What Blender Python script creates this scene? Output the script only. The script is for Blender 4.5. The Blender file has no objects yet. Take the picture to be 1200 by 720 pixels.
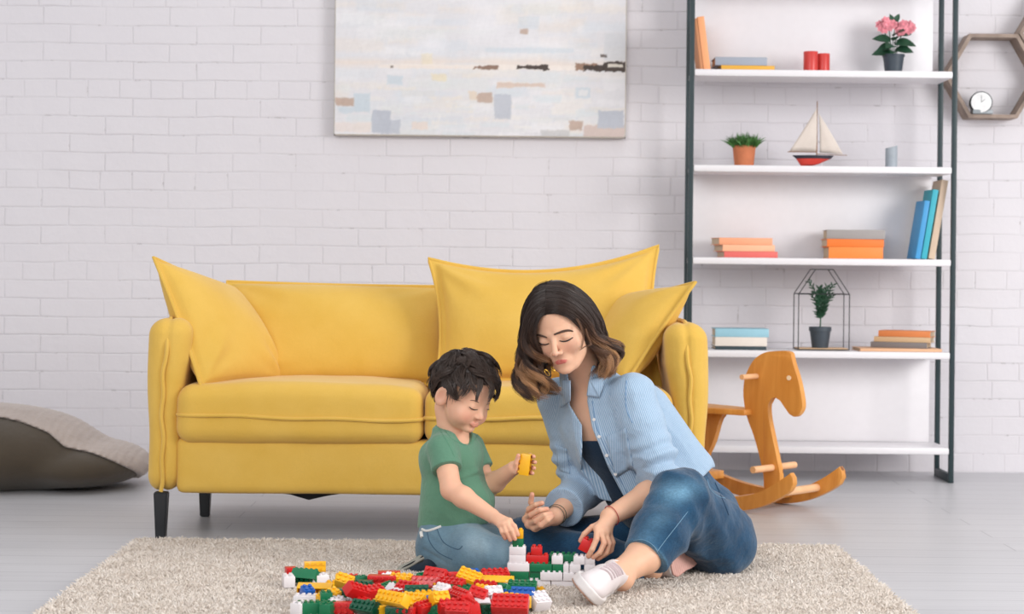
import bpy, bmesh, math, random
import numpy as np
from mathutils import Vector, Matrix, Euler, Quaternion
SC = bpy.context.scene
COL = SC.collection
PI = math.pi
FPX = 2200.0          # focal length in pixels of the 1200 wide frame
CAMH = 0.84
HOR = 310.0           # horizon row
ROLL = 0.0102
FLOORZ = 0.0

def W(px, py, d):
    """pixel of the photograph at distance d -> world point (x right, y away, z up)"""
    dx, dy = px - 600.0, py - HOR
    a = dx + ROLL * dy
    b = dy - ROLL * dx
    return Vector((a * d / FPX, d, CAMH - b * d / FPX))
def WG(px, py, z=0.0):
    """pixel -> the point at height z"""
    dx, dy = px - 600.0, py - HOR
    b = dy - ROLL * dx
    return W(px, py, (CAMH - z) * FPX / b)

# ------------------------------------------------------------ materials
def srgb(r, g, b):
    def f(c):
        c = c / 255.0
        return c / 12.92 if c <= 0.04045 else ((c + 0.055) / 1.055) ** 2.4
    return (f(r), f(g), f(b), 1.0)
class NT:
    def __init__(s, name):
        s.m = bpy.data.materials.new(name); s.m.use_nodes = True
        s.t = s.m.node_tree; s.b = s.t.nodes['Principled BSDF']
    def n(s, typ, **kw):
        x = s.t.nodes.new(typ)
        for k, v in kw.items():
            if k.startswith('i_'):
                x.inputs[k[2:].replace('_', ' ')].default_value = v
            else: setattr(x, k, v)
        return x
    def l(s, a, b): s.t.links.new(a, b)
    def coord(s, scale=(1, 1, 1), kind='Object', rot=(0, 0, 0)):
        tc = s.n('ShaderNodeTexCoord'); mp = s.n('ShaderNodeMapping')
        mp.inputs['Scale'].default_value = scale; mp.inputs['Rotation'].default_value = rot
        s.l(tc.outputs[kind], mp.inputs['Vector']); return mp.outputs[0]
    def ramp(s, fac, stops):
        r = s.n('ShaderNodeValToRGB'); e = r.color_ramp.elements
        while len(e) < len(stops): e.new(0.5)
        for q, (p, c) in zip(e, stops): q.position = p; q.color = c
        s.l(fac, r.inputs[0]); return r.outputs[0]
    def noise(s, vec, scale, detail=4, rough=0.55, dist=0.0):
        x = s.n('ShaderNodeTexNoise'); x.inputs['Scale'].default_value = scale
        x.inputs['Detail'].default_value = detail; x.inputs['Roughness'].default_value = rough
        x.inputs['Distortion'].default_value = dist
        if vec is not None: s.l(vec, x.inputs['Vector'])
        return x.outputs['Fac']
    def mix(s, fac, a, b, mode='MIX'):
        x = s.n('ShaderNodeMix'); x.data_type = 'RGBA'; x.blend_type = mode
        for sock, v in ((x.inputs[0], fac), (x.inputs[6], a), (x.inputs[7], b)):
            if isinstance(v, (int, float, tuple)): sock.default_value = v
            else: s.l(v, sock)
        return x.outputs[2]
    def math(s, op, a, b=0.0):
        x = s.n('ShaderNodeMath'); x.operation = op
        for sock, v in ((x.inputs[0], a), (x.inputs[1], b)):
            if isinstance(v, (int, float)): sock.default_value = v
            else: s.l(v, sock)
        return x.outputs[0]
    def bump(s, h, strength=0.3, dist=0.01, prev=None):
        x = s.n('ShaderNodeBump'); x.inputs['Strength'].default_value = strength
        x.inputs['Distance'].default_value = dist; s.l(h, x.inputs['Height'])
        if prev is not None: s.l(prev, x.inputs['Normal'])
        return x.outputs[0]
    def attr(s, name):
        x = s.n('ShaderNodeAttribute'); x.attribute_name = name; return x
    def set(s, **kw):
        for k, v in kw.items():
            sock = s.b.inputs[{'color': 'Base Color', 'rough': 'Roughness', 'metal': 'Metallic', 'normal': 'Normal', 'sss': 'Subsurface Weight',
                               'sheen': 'Sheen Weight', 'coat': 'Coat Weight', 'spec': 'Specular IOR Level', 'trans': 'Transmission Weight'}[k]]
            if isinstance(v, (int, float, tuple)): sock.default_value = v
            else: s.l(v, sock)
        return s.m
_mc = {}
def flat(name, col, rough=0.6, vary=0.06, scale=30, bump=0.0, **kw):
    """plain paint or plastic with a little procedural variation"""
    if name in _mc: return _mc[name]
    t = NT(name); v = t.coord()
    f = t.noise(v, scale)
    dark = tuple(c * (1 - vary) for c in col[:3]) + (1,); lite = tuple(min(1, c * (1 + vary)) for c in col[:3]) + (1,)
    c = t.ramp(f, [(0.35, dark), (0.65, lite)])
    t.set(color=c, rough=rough, **kw)
    if bump: t.set(normal=t.bump(f, bump, 0.003))
    _mc[name] = t.m; return t.m
def fabric(name, col, col2=None, weave=900, wr=0.25, big=0.15, rough=0.9, sheen=0.25):
    if name in _mc: return _mc[name]
    t = NT(name); v = t.coord()
    a = t.noise(v, weave, 2); b = t.noise(v, 7, 3)
    col2 = col2 or tuple(c * 0.86 for c in col[:3]) + (1,)
    c = t.mix(t.ramp(b, [(0.3, (0, 0, 0, 1)), (0.7, (1, 1, 1, 1))]), col2, col)
    c = t.mix(0.12, c, t.ramp(a, [(0.3, (0.2, 0.2, 0.2, 1)), (0.7, (1, 1, 1, 1))]), 'MULTIPLY')
    n = t.bump(a, wr, 0.002); w = t.noise(v, 18, 3, 0.5, 0.4); n = t.bump(w, big, 0.02, n)
    t.set(color=c, rough=rough, sheen=sheen, normal=n, spec=0.25); _mc[name] = t.m; return t.m

# ------------------------------------------------------------ objects
def tag(o, label=None, cat=None, group=None, kind=None):
    if label: o['label'] = label
    if cat: o['category'] = cat
    if group: o['group'] = group
    if kind: o['kind'] = kind
    return o
def empty(name, loc=(0, 0, 0), rz=0.0, label=None, cat=None, group=None):
    o = bpy.data.objects.new(name, None); COL.objects.link(o)
    o.empty_display_size = 0.05; o.location = loc; o.rotation_euler = (0, 0, rz)
    return tag(o, label, cat, group)
def link(name, me, m, parent=None, world=False):
    """world=True: mesh coordinates are world coordinates, parent may sit elsewhere"""
    o = bpy.data.objects.new(name, me); COL.objects.link(o)
    if m is not None:
        for q in (m if isinstance(m, (list, tuple)) else [m]): me.materials.append(q)
    if parent is not None:
        o.parent = parent
        if world:
            mw = Matrix.LocRotScale(parent.location, parent.rotation_euler, parent.scale)
            if parent.parent is not None:
                q = parent.parent
                mw = Matrix.LocRotScale(q.location, q.rotation_euler, q.scale) @ parent.matrix_parent_inverse @ mw
            o.matrix_parent_inverse = mw.inverted()
    return o
def smooth(me, on=True):
    me.polygons.foreach_set('use_smooth', [on] * len(me.polygons)); me.update()
class MB:
    """collects shapes into one mesh"""
    def __init__(s): s.bm = bmesh.new()
    def xf(s, vs, M):
        if M is not None: bmesh.ops.transform(s.bm, matrix=M, verts=vs)
        return vs
    def box(s, lo, hi, bev=0.0, M=None, seg=2):
        r = bmesh.ops.create_cube(s.bm, size=1.0); vs = r['verts']
        lo, hi = Vector(lo), Vector(hi)
        for v in vs: v.co = Vector([(lo[i] + hi[i]) / 2 + v.co[i] * (hi[i] - lo[i]) for i in range(3)])
        if bev:
            es = list({e for v in vs for e in v.link_edges})
            q = bmesh.ops.bevel(s.bm, geom=es, offset=bev, segments=seg, affect='EDGES', profile=0.5)
            vs = list({v for f in q['faces'] for v in f.verts} | {v for v in vs if v.is_valid})
            # all verts of this island
            seen = set(vs); st = list(vs)
            while st:
                a = st.pop()
                for e in a.link_edges:
                    b = e.other_vert(a)
                    if b not in seen: seen.add(b); st.append(b)
            vs = list(seen)
        return s.xf(vs, M)
    def tube(s, pts, r, n=8, caps=True, closed=False, M=None):
        pts = [Vector(p) for p in pts]; k = len(pts)
        rr = r if isinstance(r, (list, tuple, np.ndarray)) else [r] * k
        rings = []; up = None; out = []
        for i, p in enumerate(pts):
            if closed: t = pts[(i + 1) % k] - pts[i - 1]
            else: t = pts[min(i + 1, k - 1)] - pts[max(i - 1, 0)]
            if t.length < 1e-9: t = Vector((0, 0, 1))
            t.normalize()
            if up is None: up = Vector((0, 0, 1)) if abs(t.z) < 0.9 else Vector((1, 0, 0))
            u = up - t * up.dot(t)
            if u.length < 1e-6: u = t.orthogonal()
            u.normalize(); w = t.cross(u); up = u
            rings.append([s.bm.verts.new(p + (u * math.cos(2 * PI * j / n) + w * math.sin(2 * PI * j / n)) * rr[i]) for j in range(n)])
        m = k if closed else k - 1
        for i in range(m):
            a, b = rings[i], rings[(i + 1) % k]
            for j in range(n): s.bm.faces.new((a[j], a[(j + 1) % n], b[(j + 1) % n], b[j]))
        if caps and not closed:
            s.bm.faces.new(rings[0][::-1]); s.bm.faces.new(rings[-1])
        vs = [v for q in rings for v in q]
        return s.xf(vs, M)
    def lathe(s, prof, c=(0, 0, 0), n=32, M=None):
        c = Vector(c); rings = []
        for (r, z) in prof:
            if r < 1e-6: rings.append([s.bm.verts.new(c + Vector((0, 0, z)))])
            else: rings.append([s.bm.verts.new(c + Vector((r * math.cos(2 * PI * j / n), r * math.sin(2 * PI * j / n), z))) for j in range(n)])
        for a, b in zip(rings, rings[1:]):
            for j in range(n):
                q = [a[j % len(a)], a[(j + 1) % len(a)], b[(j + 1) % len(b)], b[j % len(b)]]
                q = list(dict.fromkeys(q))
                if len(q) > 2:
                    try: s.bm.faces.new(q)
                    except ValueError: pass
        return s.xf([v for q in rings for v in q], M)
    def prism(s, outline, t, M=None, bev=0.0):
        """outline in xz, thickness t about y=0"""
        a = [s.bm.verts.new((x, -t / 2, z)) for x, z in outline]; b = [s.bm.verts.new((x, t / 2, z)) for x, z in outline]
        n = len(a); f1 = s.bm.faces.new(a); f2 = s.bm.faces.new(b[::-1])
        for i in range(n): s.bm.faces.new((a[i], b[i], b[(i + 1) % n], a[(i + 1) % n]))
        vs = a + b
        if bev:
            es = [e for e in f1.edges] + [e for e in f2.edges]
            q = bmesh.ops.bevel(s.bm, geom=es, offset=bev, segments=2, affect='EDGES', profile=0.5)
            vs = list({v for f in q['faces'] for v in f.verts} | {v for v in vs if v.is_valid})
        return s.xf(vs, M)
    def ball(s, c, r, sub=2, scale=(1, 1, 1), M=None):
        q = bmesh.ops.create_icosphere(s.bm, subdivisions=sub, radius=r)['verts']
        for v in q: v.co = Vector((v.co.x * scale[0] + c[0], v.co.y * scale[1] + c[1], v.co.z * scale[2] + c[2]))
        return s.xf(q, M)
    def build(s, name, m, parent=None, sm=True, world=False, angle=0.6):
        bmesh.ops.recalc_face_normals(s.bm, faces=s.bm.faces[:])
        me = bpy.data.meshes.new(name); s.bm.to_mesh(me); s.bm.free()
        smooth(me, sm)
        if sm and angle:
            try: me.set_sharp_from_angle(angle=angle)
            except Exception: pass
        return link(name, me, m, parent, world)
def spline(pts, n=8, closed=False):
    pts = [Vector(p) for p in pts]; k = len(pts); out = []
    rng = range(k if closed else k - 1)
    for i in rng:
        if closed: p0, p1, p2, p3 = pts[i - 1], pts[i], pts[(i + 1) % k], pts[(i + 2) % k]
        else: p0, p1, p2, p3 = pts[max(i - 1, 0)], pts[i], pts[i + 1], pts[min(i + 2, k - 1)]
        for j in range(n):
            t = j / n
            out.append(0.5 * ((2 * p1) + (p2 - p0) * t + (2 * p0 - 5 * p1 + 4 * p2 - p3) * t * t + (3 * p1 - p0 - 3 * p2 + p3) * t ** 3))
    if not closed: out.append(pts[-1])
    return out
def np_mesh(name, V, F):
    """F: (n,4) or (n,3) int array"""
    me = bpy.data.meshes.new(name); V = np.asarray(V, np.float32); F = np.asarray(F, np.int32)
    k = F.shape[1]
    me.vertices.add(len(V)); me.vertices.foreach_set('co', V.ravel())
    me.loops.add(F.size); me.loops.foreach_set('vertex_index', F.ravel())
    me.polygons.add(len(F)); me.polygons.foreach_set('loop_start', np.arange(0, F.size, k, dtype=np.int32))
    me.update(calc_edges=True); me.validate(); smooth(me); return me
def set_attr(me, name, vals):
    a = me.attributes.new(name, 'FLOAT', 'POINT'); a.data.foreach_set('value', np.asarray(vals, np.float32))
def set_col(me, name, vals):
    a = me.attributes.new(name, 'FLOAT_COLOR', 'POINT'); v = np.ones((len(vals), 4), np.float32); v[:, :3] = vals
    a.data.foreach_set('color', v.ravel())

# ------------------------------------------------------------ signed distance shapes (numpy)
A_ = lambda p: np.asarray(p, np.float32)
def smin(a, b, k):
    h = np.clip(0.5 + 0.5 * (b - a) / k, 0, 1)
    return b + (a - b) * h - k * h * (1 - h)
def smax(a, b, k): return -smin(-a, -b, k)
def cap(P, a, b, r1, r2=None):
    r2 = r1 if r2 is None else r2
    a, b = A_(a), A_(b); ab = b - a
    t = np.clip(((P - a) @ ab) / max(float(ab @ ab), 1e-12), 0, 1)
    return np.linalg.norm(P - a - t[:, None] * ab, axis=1) - (r1 + (r2 - r1) * t)
def chain(P, pts, rs, k=0.01):
    f = None
    for i in range(len(pts) - 1):
        g = cap(P, pts[i], pts[i + 1], rs[i], rs[i + 1])
        f = g if f is None else smin(f, g, k)
    return f
def ell(P, c, r, R=None):
    q = P - A_(c)
    if R is not None: q = q @ R          # R columns: local axes in world
    r = A_(r); k0 = np.linalg.norm(q / r, axis=1); k1 = np.linalg.norm(q / (r * r), axis=1)
    return k0 * (k0 - 1) / np.maximum(k1, 1e-6)
def rbox(P, c, b, r, R=None):
    q = P - A_(c)
    if R is not None: q = q @ R
    q = np.abs(q) - (A_(b) - r)
    return np.linalg.norm(np.maximum(q, 0), axis=1) + np.minimum(q.max(axis=1), 0) - r
def frame(fwd, up):
    """local axes: x = right, y = forward, z = up, as columns"""
    y = Vector(fwd).normalized(); x = y.cross(Vector(up)).normalized(); z = x.cross(y)
    return np.array([[x[0], y[0], z[0]], [x[1], y[1], z[1]], [x[2], y[2], z[2]]], np.float32)
def wav(P, seed, freq, n=5):
    rs = np.random.RandomState(seed); f = 0
    for i in range(n):
        d = rs.normal(size=3); d /= np.linalg.norm(d)
        f = f + np.sin((P @ A_(d)) * freq * (0.6 + 0.8 * rs.rand()) + rs.rand() * 6.28 + 1.3 * np.sin(P @ A_(rs.normal(size=3)) * freq * 0.45))
    return f / n
def ridge(P, seed, freq, sharp=1.6):
    """soft cloth creases: rounded valleys between sharper ridges"""
    w = wav(P, seed, freq); return (1 - np.clip(np.abs(w) * 2.2, 0, 1)) ** sharp
def sdf_mesh(name, f, lo, hi, h, B=6):
    lo = np.array(lo, np.float64); hi = np.array(hi, np.float64)
    nb = np.ceil((hi - lo) / (h * B)).astype(int) + 1; n = nb * B
    bc = np.stack(np.meshgrid(*[np.arange(q) for q in nb], indexing='ij'), -1).reshape(-1, 3)
    cen = (lo + (bc * B + (B - 1) / 2) * h).astype(np.float32)
    v = f(cen); act = np.abs(v) < (B * h * 0.87 + 1.5 * h) * 1.25
    V = np.where(v < 0, -1.0, 1.0).astype(np.float32).reshape(nb)
    V = np.repeat(np.repeat(np.repeat(V, B, 0), B, 1), B, 2)
    off = np.stack(np.meshgrid(*[np.arange(B)] * 3, indexing='ij'), -1).reshape(-1, 3)
    ab = bc[act]
    for i in range(0, len(ab), 3000):
        idx = (ab[i:i + 3000, None, :] * B + off[None]).reshape(-1, 3)
        V[idx[:, 0], idx[:, 1], idx[:, 2]] = f((lo + idx * h).astype(np.float32))
    S = V < 0
    cs = np.zeros(np.array(V.shape) - 1, np.uint8)
    for a in (0, 1):
        for b in (0, 1):
            for c in (0, 1): cs += S[a:V.shape[0] - 1 + a, b:V.shape[1] - 1 + b, c:V.shape[2] - 1 + c]
    cell = np.argwhere((cs > 0) & (cs < 8)); cid = np.full(cs.shape, -1, np.int32)
    cid[cell[:, 0], cell[:, 1], cell[:, 2]] = np.arange(len(cell))
    cor = {}
    for a in (0, 1):
        for b in (0, 1):
            for c in (0, 1): cor[a, b, c] = V[cell[:, 0] + a, cell[:, 1] + b, cell[:, 2] + c]
    acc = np.zeros((len(cell), 3)); cnt = np.zeros(len(cell))
    for ax in range(3):
        for u in (0, 1):
            for w in (0, 1):
                k0 = [u, w]; k0.insert(ax, 0); k1 = list(k0); k1[ax] = 1
                v0, v1 = cor[tuple(k0)], cor[tuple(k1)]; m = (v0 < 0) != (v1 < 0)
                t = np.where(m, v0 / np.where(m, v0 - v1, 1), 0)
                p = np.tile(np.array(k0, float), (len(cell), 1)); p[:, ax] = t
                acc += p * m[:, None]; cnt += m
    verts = lo + (cell + acc / cnt[:, None]) * h
    quads = []
    for ax in range(3):
        sl0 = [slice(None)] * 3; sl1 = [slice(None)] * 3
        sl0[ax] = slice(0, -1); sl1[ax] = slice(1, None)
        d = S[tuple(sl0)] != S[tuple(sl1)]
        e = np.argwhere(d); u, w = [q for q in range(3) if q != ax]
        e = e[(e[:, u] > 0) & (e[:, w] > 0) & (e[:, u] < cs.shape[u]) & (e[:, w] < cs.shape[w])]
        ids = []
        for du, dw in ((0, 0), (1, 0), (1, 1), (0, 1)):
            q = e.copy(); q[:, u] -= du; q[:, w] -= dw; ids.append(cid[q[:, 0], q[:, 1], q[:, 2]])
        Q = np.stack(ids, 1); flip = S[e[:, 0], e[:, 1], e[:, 2]]
        if ax == 1: flip = ~flip
        Q[flip] = Q[flip][:, ::-1]
        quads.append(Q)
    Q = np.concatenate(quads); Q = Q[(Q >= 0).all(1)]
    me = np_mesh(name, verts, Q)
    return me, verts.astype(np.float32)
# ------------------------------------------------------------ the room
YW = 7.75
def m_wall():
    t = NT('painted_brick'); v = t.coord()
    # swap to x,z for the brick pattern
    sx = t.n('ShaderNodeSeparateXYZ'); t.l(v, sx.inputs[0]); cb = t.n('ShaderNodeCombineXYZ')
    wob = t.noise(v, 3.0, 3); wz = t.math('MULTIPLY', t.math('SUBTRACT', wob, 0.5), 0.02)
    t.l(t.math('ADD', sx.outputs[0], wz), cb.inputs[0]); t.l(t.math('ADD', sx.outputs[2], wz), cb.inputs[1])
    br = t.n('ShaderNodeTexBrick'); t.l(cb.outputs[0], br.inputs['Vector'])
    br.inputs['Scale'].default_value = 1.0; br.inputs['Brick Width'].default_value = 0.262; br.inputs['Row Height'].default_value = 0.0755
    br.inputs['Mortar Size'].default_value = 0.005; br.inputs['Mortar Smooth'].default_value = 0.9; br.offset = 0.43; br.offset_frequency = 2
    br.squash = 0.5; br.squash_frequency = 5
    base = srgb(224, 220, 224)
    mort = t.mix(t.noise(v, 9, 4), srgb(216, 211, 215), srgb(224, 220, 224))
    col = t.mix(br.outputs['Fac'], base, mort)
    # little chips where the paint is missing, only on the joints
    chip = t.ramp(t.noise(v, 26, 5, 0.6), [(0.61, (0, 0, 0, 1)), (0.67, (1, 1, 1, 1))])
    cf = t.math('MULTIPLY', chip, br.outputs['Fac'])
    # more bare joints in the lowest courses
    low = t.n('ShaderNodeMapRange'); t.l(sx.outputs[2], low.inputs[0]); low.inputs[1].default_value = 0.02; low.inputs[2].default_value = 0.2
    low.inputs[3].default_value = 1.0; low.inputs[4].default_value = 0.45
    cf = t.math('MULTIPLY', cf, low.outputs[0])
    col = t.mix(cf, col, srgb(158, 150, 150))
    big = t.noise(v, 0.9, 3); col = t.mix(0.5, col, t.ramp(big, [(0.3, (0.93, 0.925, 0.935, 1)), (0.7, (1, 1, 1, 1))]), 'MULTIPLY')
    amt = t.ramp(t.noise(v, 2.2, 2), [(0.38, (0.12, 0.12, 0.12, 1)), (0.62, (1, 1, 1, 1))])
    h = t.math('MULTIPLY', t.math('SUBTRACT', 1.0, br.outputs['Fac']), amt)
    n = t.bump(h, 0.42, 0.007); n = t.bump(t.noise(v, 14, 5, 0.6), 0.14, 0.02, n); n = t.bump(t.noise(v, 90, 3), 0.12, 0.003, n)
    return t.set(color=col, rough=0.55, normal=n, spec=0.3)
def m_floor():
    t = NT('painted_planks'); v = t.coord()
    br = t.n('ShaderNodeTexBrick'); t.l(v, br.inputs['Vector'])
    br.inputs['Scale'].default_value = 1.0; br.inputs['Brick Width'].default_value = 2.4; br.inputs['Row Height'].default_value = 0.14
    br.inputs['Mortar Size'].default_value = 0.0022; br.inputs['Mortar Smooth'].default_value = 0.4; br.offset = 0.37
    br.inputs['Color1'].default_value = (0.0, 0, 0, 1); br.inputs['Color2'].default_value = (1, 1, 1, 1); br.inputs['Bias'].default_value = 0.0
    g = t.noise(t.coord((1.2, 34, 1)), 2.0, 6, 0.6, 0.6)
    c = t.ramp(g, [(0.25, srgb(176, 175, 178)), (0.55, srgb(194, 193, 196)), (0.8, srgb(206, 205, 208))])
    c = t.mix(0.22, c, t.mix(br.outputs['Color'], srgb(186, 186, 190), srgb(212, 211, 214)))
    c = t.mix(t.math('MULTIPLY', br.outputs['Fac'], 0.6), c, srgb(128, 127, 132))
    kn = t.ramp(t.noise(t.coord((2.5, 14, 1)), 1.7, 3), [(0.72, (0, 0, 0, 1)), (0.78, (1, 1, 1, 1))])
    c = t.mix(t.math('MULTIPLY', kn, 0.25), c, srgb(140, 138, 140))
    n = t.bump(t.math('SUBTRACT', 1.0, br.outputs['Fac']), 0.35, 0.002); n = t.bump(g, 0.10, 0.004, n)
    return t.set(color=c, rough=t.ramp(g, [(0.2, (0.30, 0.30, 0.30, 1)), (0.8, (0.42, 0.42, 0.42, 1))]), normal=n, spec=0.5)
b = MB(); b.box((-6, YW, -0.02), (6, YW + 0.12, 3.2)); tag(b.build('wall_back', m_wall(), sm=False), kind='structure')
b = MB(); b.box((-6, -1.5, -0.1), (6, YW + 0.12, 0)); tag(b.build('floor', m_floor(), sm=False), kind='structure')

# lights: big soft daylight from the windows on the right and in front, pale bounce everywhere
def area(name, loc, target, sx, sy, power, col=(1, 1, 1)):
    l = bpy.data.lights.new(name, 'AREA'); l.shape = 'RECTANGLE'; l.size = sx; l.size_y = sy; l.energy = power; l.color = col
    o = bpy.data.objects.new(name, l); COL.objects.link(o); o.location = loc
    o.rotation_euler = (Vector(target) - Vector(loc)).to_track_quat('-Z', 'Y').to_euler(); return o
area('window_light_side', (5.2, 2.6, 2.2), (-0.4, 5.4, 0.4), 2.8, 2.4, 235, (1.0, 0.985, 0.97))
area('window_light_front', (-1.6, 0.2, 2.9), (0, 6.2, 0.6), 3.6, 2.2, 120, (0.97, 0.985, 1.0))
w = bpy.data.worlds.new('world'); SC.world = w; w.use_nodes = True
wt = w.node_tree; tc = wt.nodes.new('ShaderNodeTexCoord'); sp = wt.nodes.new('ShaderNodeSeparateXYZ'); mr = wt.nodes.new('ShaderNodeMapRange')
wt.links.new(tc.outputs['Generated'], sp.inputs[0]); wt.links.new(sp.outputs[2], mr.inputs[0]); mr.inputs[1].default_value = -0.1; mr.inputs[2].default_value = 0.9
mr.inputs[3].default_value = 0.49; mr.inputs[4].default_value = 0.84; wt.links.new(mr.outputs[0], wt.nodes['Background'].inputs[1])
wt.nodes['Background'].inputs[0].default_value = (0.985, 0.985, 1.0, 1)
# camera
cd = bpy.data.cameras.new('camera'); cam = bpy.data.objects.new('camera', cd); COL.objects.link(cam)
cam.location = (0, 0, CAMH)
cam.rotation_euler = (Matrix.Rotation(PI / 2, 4, 'X') @ Matrix.Rotation(ROLL, 4, 'Z')).to_euler()
cd.sensor_width = 36; cd.lens = 36 * FPX / 1200; cd.sensor_fit = 'HORIZONTAL'
# content rotated clockwise: camera rolled anticlockwise; the principal row 310 sits above the middle
cd.shift_y = -(360 - HOR) / 1200.0
cd.dof.use_dof = True; cd.dof.focus_distance = 5.05; cd.dof.aperture_fstop = 5.0
SC.camera = cam
SC.view_settings.view_transform = 'Standard'; SC.view_settings.look = 'None'; SC.view_settings.gamma = 1.0
SC.view_settings.use_curve_mapping = False; SC.view_settings.exposure = 0.06
SC.cycles.max_bounces = 6
# ------------------------------------------------------------ cushions
def pillow(name, cn, thick, m, label, cat, group=None, parent=None, n=56, c=0.05, seed=1, pipe=0.0055, sag=0.0, flange=0.0, wr=0.006):
    A, B_, C, D = [np.array(q, float) for q in cn]       # A top-left, B bottom-left, C bottom-right, D top-right
    ctr = (A + B_ + C + D) / 4
    nrm = np.cross(C - A, D - B_); nrm /= np.linalg.norm(nrm)
    rs = np.random.RandomState(seed)
    def surf(u, v):
        uu = u * (1 - c * (1 - v ** 2) ** 1.0); vv = v * (1 - c * (1 - u ** 2))
        a, b = (uu + 1) / 2, (vv + 1) / 2
        p = (A * ((1 - a) * b)[:, None] + B_ * ((1 - a) * (1 - b))[:, None] + C * (a * (1 - b))[:, None] + D * (a * b)[:, None])
        p = p + np.array([0, 0, -1]) * (sag * (1 - u ** 2) * (0.5 + 0.5 * v))[:, None]
        return p
    g = np.sin(np.linspace(-PI / 2, PI / 2, n + 1)); U, V = np.meshgrid(g, g, indexing='ij'); U = U.ravel(); V = V.ravel()
    base = surf(U, V)
    U2, V2 = U / 0.945, V / 0.945; t = np.clip(1 - U2 ** 2, 0, 1) * np.clip(1 - V2 ** 2, 0, 1)
    th = thick / 2 * (t ** 0.42) * (1 - 0.10 * (U * V) ** 2) + 0.003 * (np.maximum(np.abs(U), np.abs(V)) < 0.999)
    # wrinkles radiating from the corners
    w = 0
    for k in range(5):
        cu, cv = rs.choice([-1, 1]), rs.choice([-1, 1]); ang = np.arctan2(V - cv, U - cu); dist = np.hypot(U - cu, V - cv)
        w = w + np.sin(ang * rs.uniform(7, 13) + rs.rand() * 6) * np.exp(-((dist - rs.uniform(0.2, 0.6)) / 0.32) ** 2)
    rg = ridge(np.stack([U, V, U * 0 + seed], 1).astype(np.float32) * A_((1, 0.55, 1)), seed + 50, 3.2)
    low = np.sin(U * 2.1 + rs.rand() * 6 + V) * np.sin(V * 2.4 + rs.rand() * 6)
    N1 = (n + 1) ** 2
    f1 = base + nrm * (th + (w * wr * 1.5 + low * 0.010 + rg * 0.0035) * (t ** 0.5))[:, None]
    f2 = base - nrm * (th + (np.roll(w, 37) * wr * 0.5 - low * 0.006) * (t ** 0.5))[:, None]
    P = np.concatenate([f1, f2]); F = []
    idx = lambda i, j: i * (n + 1) + j
    for i in range(n):
        for j in range(n):
            q = [idx(i, j), idx(i + 1, j), idx(i + 1, j + 1), idx(i, j + 1)]
            F.append(q); F.append([k + N1 for k in q][::-1])
    me = np_mesh(name, P, F)
    bm = bmesh.new(); bm.from_mesh(me); bmesh.ops.remove_doubles(bm, verts=bm.verts[:], dist=0.0004)
    bmesh.ops.recalc_face_normals(bm, faces=bm.faces[:]); bm.to_mesh(me); bm.free(); smooth(me)
    base_pt = Vector(ctr); base_pt.z = min(q[2] for q in cn)
    if parent is None:
        root = empty(name, base_pt, 0, label, cat, group); o = link('cover', me, m, root, True)
    else: root = parent; o = link(name, me, m, root, True)
    # welt round the edge
    e = np.linspace(-1, 1, 36)[:-1]; one = np.ones(35)
    ring = np.concatenate([surf(e, -one), surf(one, e), surf(-e, one), surf(-one, -e)])
    b = MB(); b.tube([Vector(p) for p in ring], pipe, n=8, closed=True); b.build('piping', m, o if parent is not None else root, world=True)
    return root

YEL = fabric('yellow_upholstery', srgb(226, 184, 88), srgb(220, 176, 76), weave=700, wr=0.12, big=0.10, sheen=0.2, rough=0.8)
BLK = flat('dark_wood_leg', srgb(30, 32, 36), 0.4)
DARKCL = flat('dark_lining', srgb(34, 38, 46), 0.9)
S0 = 5.66
sofa = empty('sofa', (-0.255, S0 + 0.4, 0), 0, 'yellow upholstered two-seat sofa on dark tapered legs against the brick wall', 'sofa')
XL, XR = -1.100, 0.594
def arm_f(sx):
    x0 = XL if sx < 0 else XR
    def f(P):
        q = P.copy()
        # outline in front view: slim below, swelling inwards near the top
        z = np.clip((q[:, 2] - 0.14) / 0.53, 0, 1)
        width = 0.100 + 0.030 * np.clip((z - 0.35) / 0.4, 0, 1) ** 1.3
        cx = x0 + (-sx) * (width / 2 + 0.006 * np.sin(z * 7))
        q = np.stack([(q[:, 0] - cx) * (0.12 / width), q[:, 1], q[:, 2]], 1)
        # back of the arm rises a little
        g = rbox(q, (0, S0 + 0.40, 0.405), (0.060, 0.41, 0.262), 0.05)
        g = g + 0.0045 * wav(P, 3 + int(sx), 16) - 0.002 * ridge(P * A_((1, 1, 0.6)), 6 + int(sx), 14)
        # groove under the welt
        d = np.abs(q[:, 0] + (-sx) * 0.0) ; g = g + 0.006 * np.exp(-(d / 0.007) ** 2)
        return g * 0.85
    return f
for sx in (-1, 1):
    x0 = XL if sx < 0 else XR
    lo = (min(x0, x0 - sx * 0.16) - 0.03, S0 - 0.05, 0.10); hi = (max(x0, x0 - sx * 0.16) + 0.03, S0 + 0.86, 0.71)
    me, _ = sdf_mesh('arm', arm_f(sx), lo, hi, 0.008)
    arm = link('arm', me, YEL, sofa, True)
    b = MB(); pts = []
    for k in range(40):
        z = 0.145 + 0.485 * k / 39; zz = (z - 0.14) / 0.53
        width = 0.100 + 0.030 * max(0, min(1, (zz - 0.35) / 0.4)) ** 1.3
        cx = x0 + (-sx) * (width / 2 + 0.006 * math.sin(zz * 7) + 0.003 * math.sin(k * 0.6))
        pts.append((cx, S0 - 0.012 + max(0, (k - 33) / 6) ** 2 * 0.03, z + (0 if k < 34 else 0.004)))
    pts += [(pts[-1][0], S0 + 0.05, 0.664), (pts[-1][0], S0 + 0.1, 0.670), (pts[-1][0], S0 + 0.7, 0.670)]
    b.tube(pts, 0.0065, n=8); b.build('piping', YEL, arm, world=True)
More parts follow.
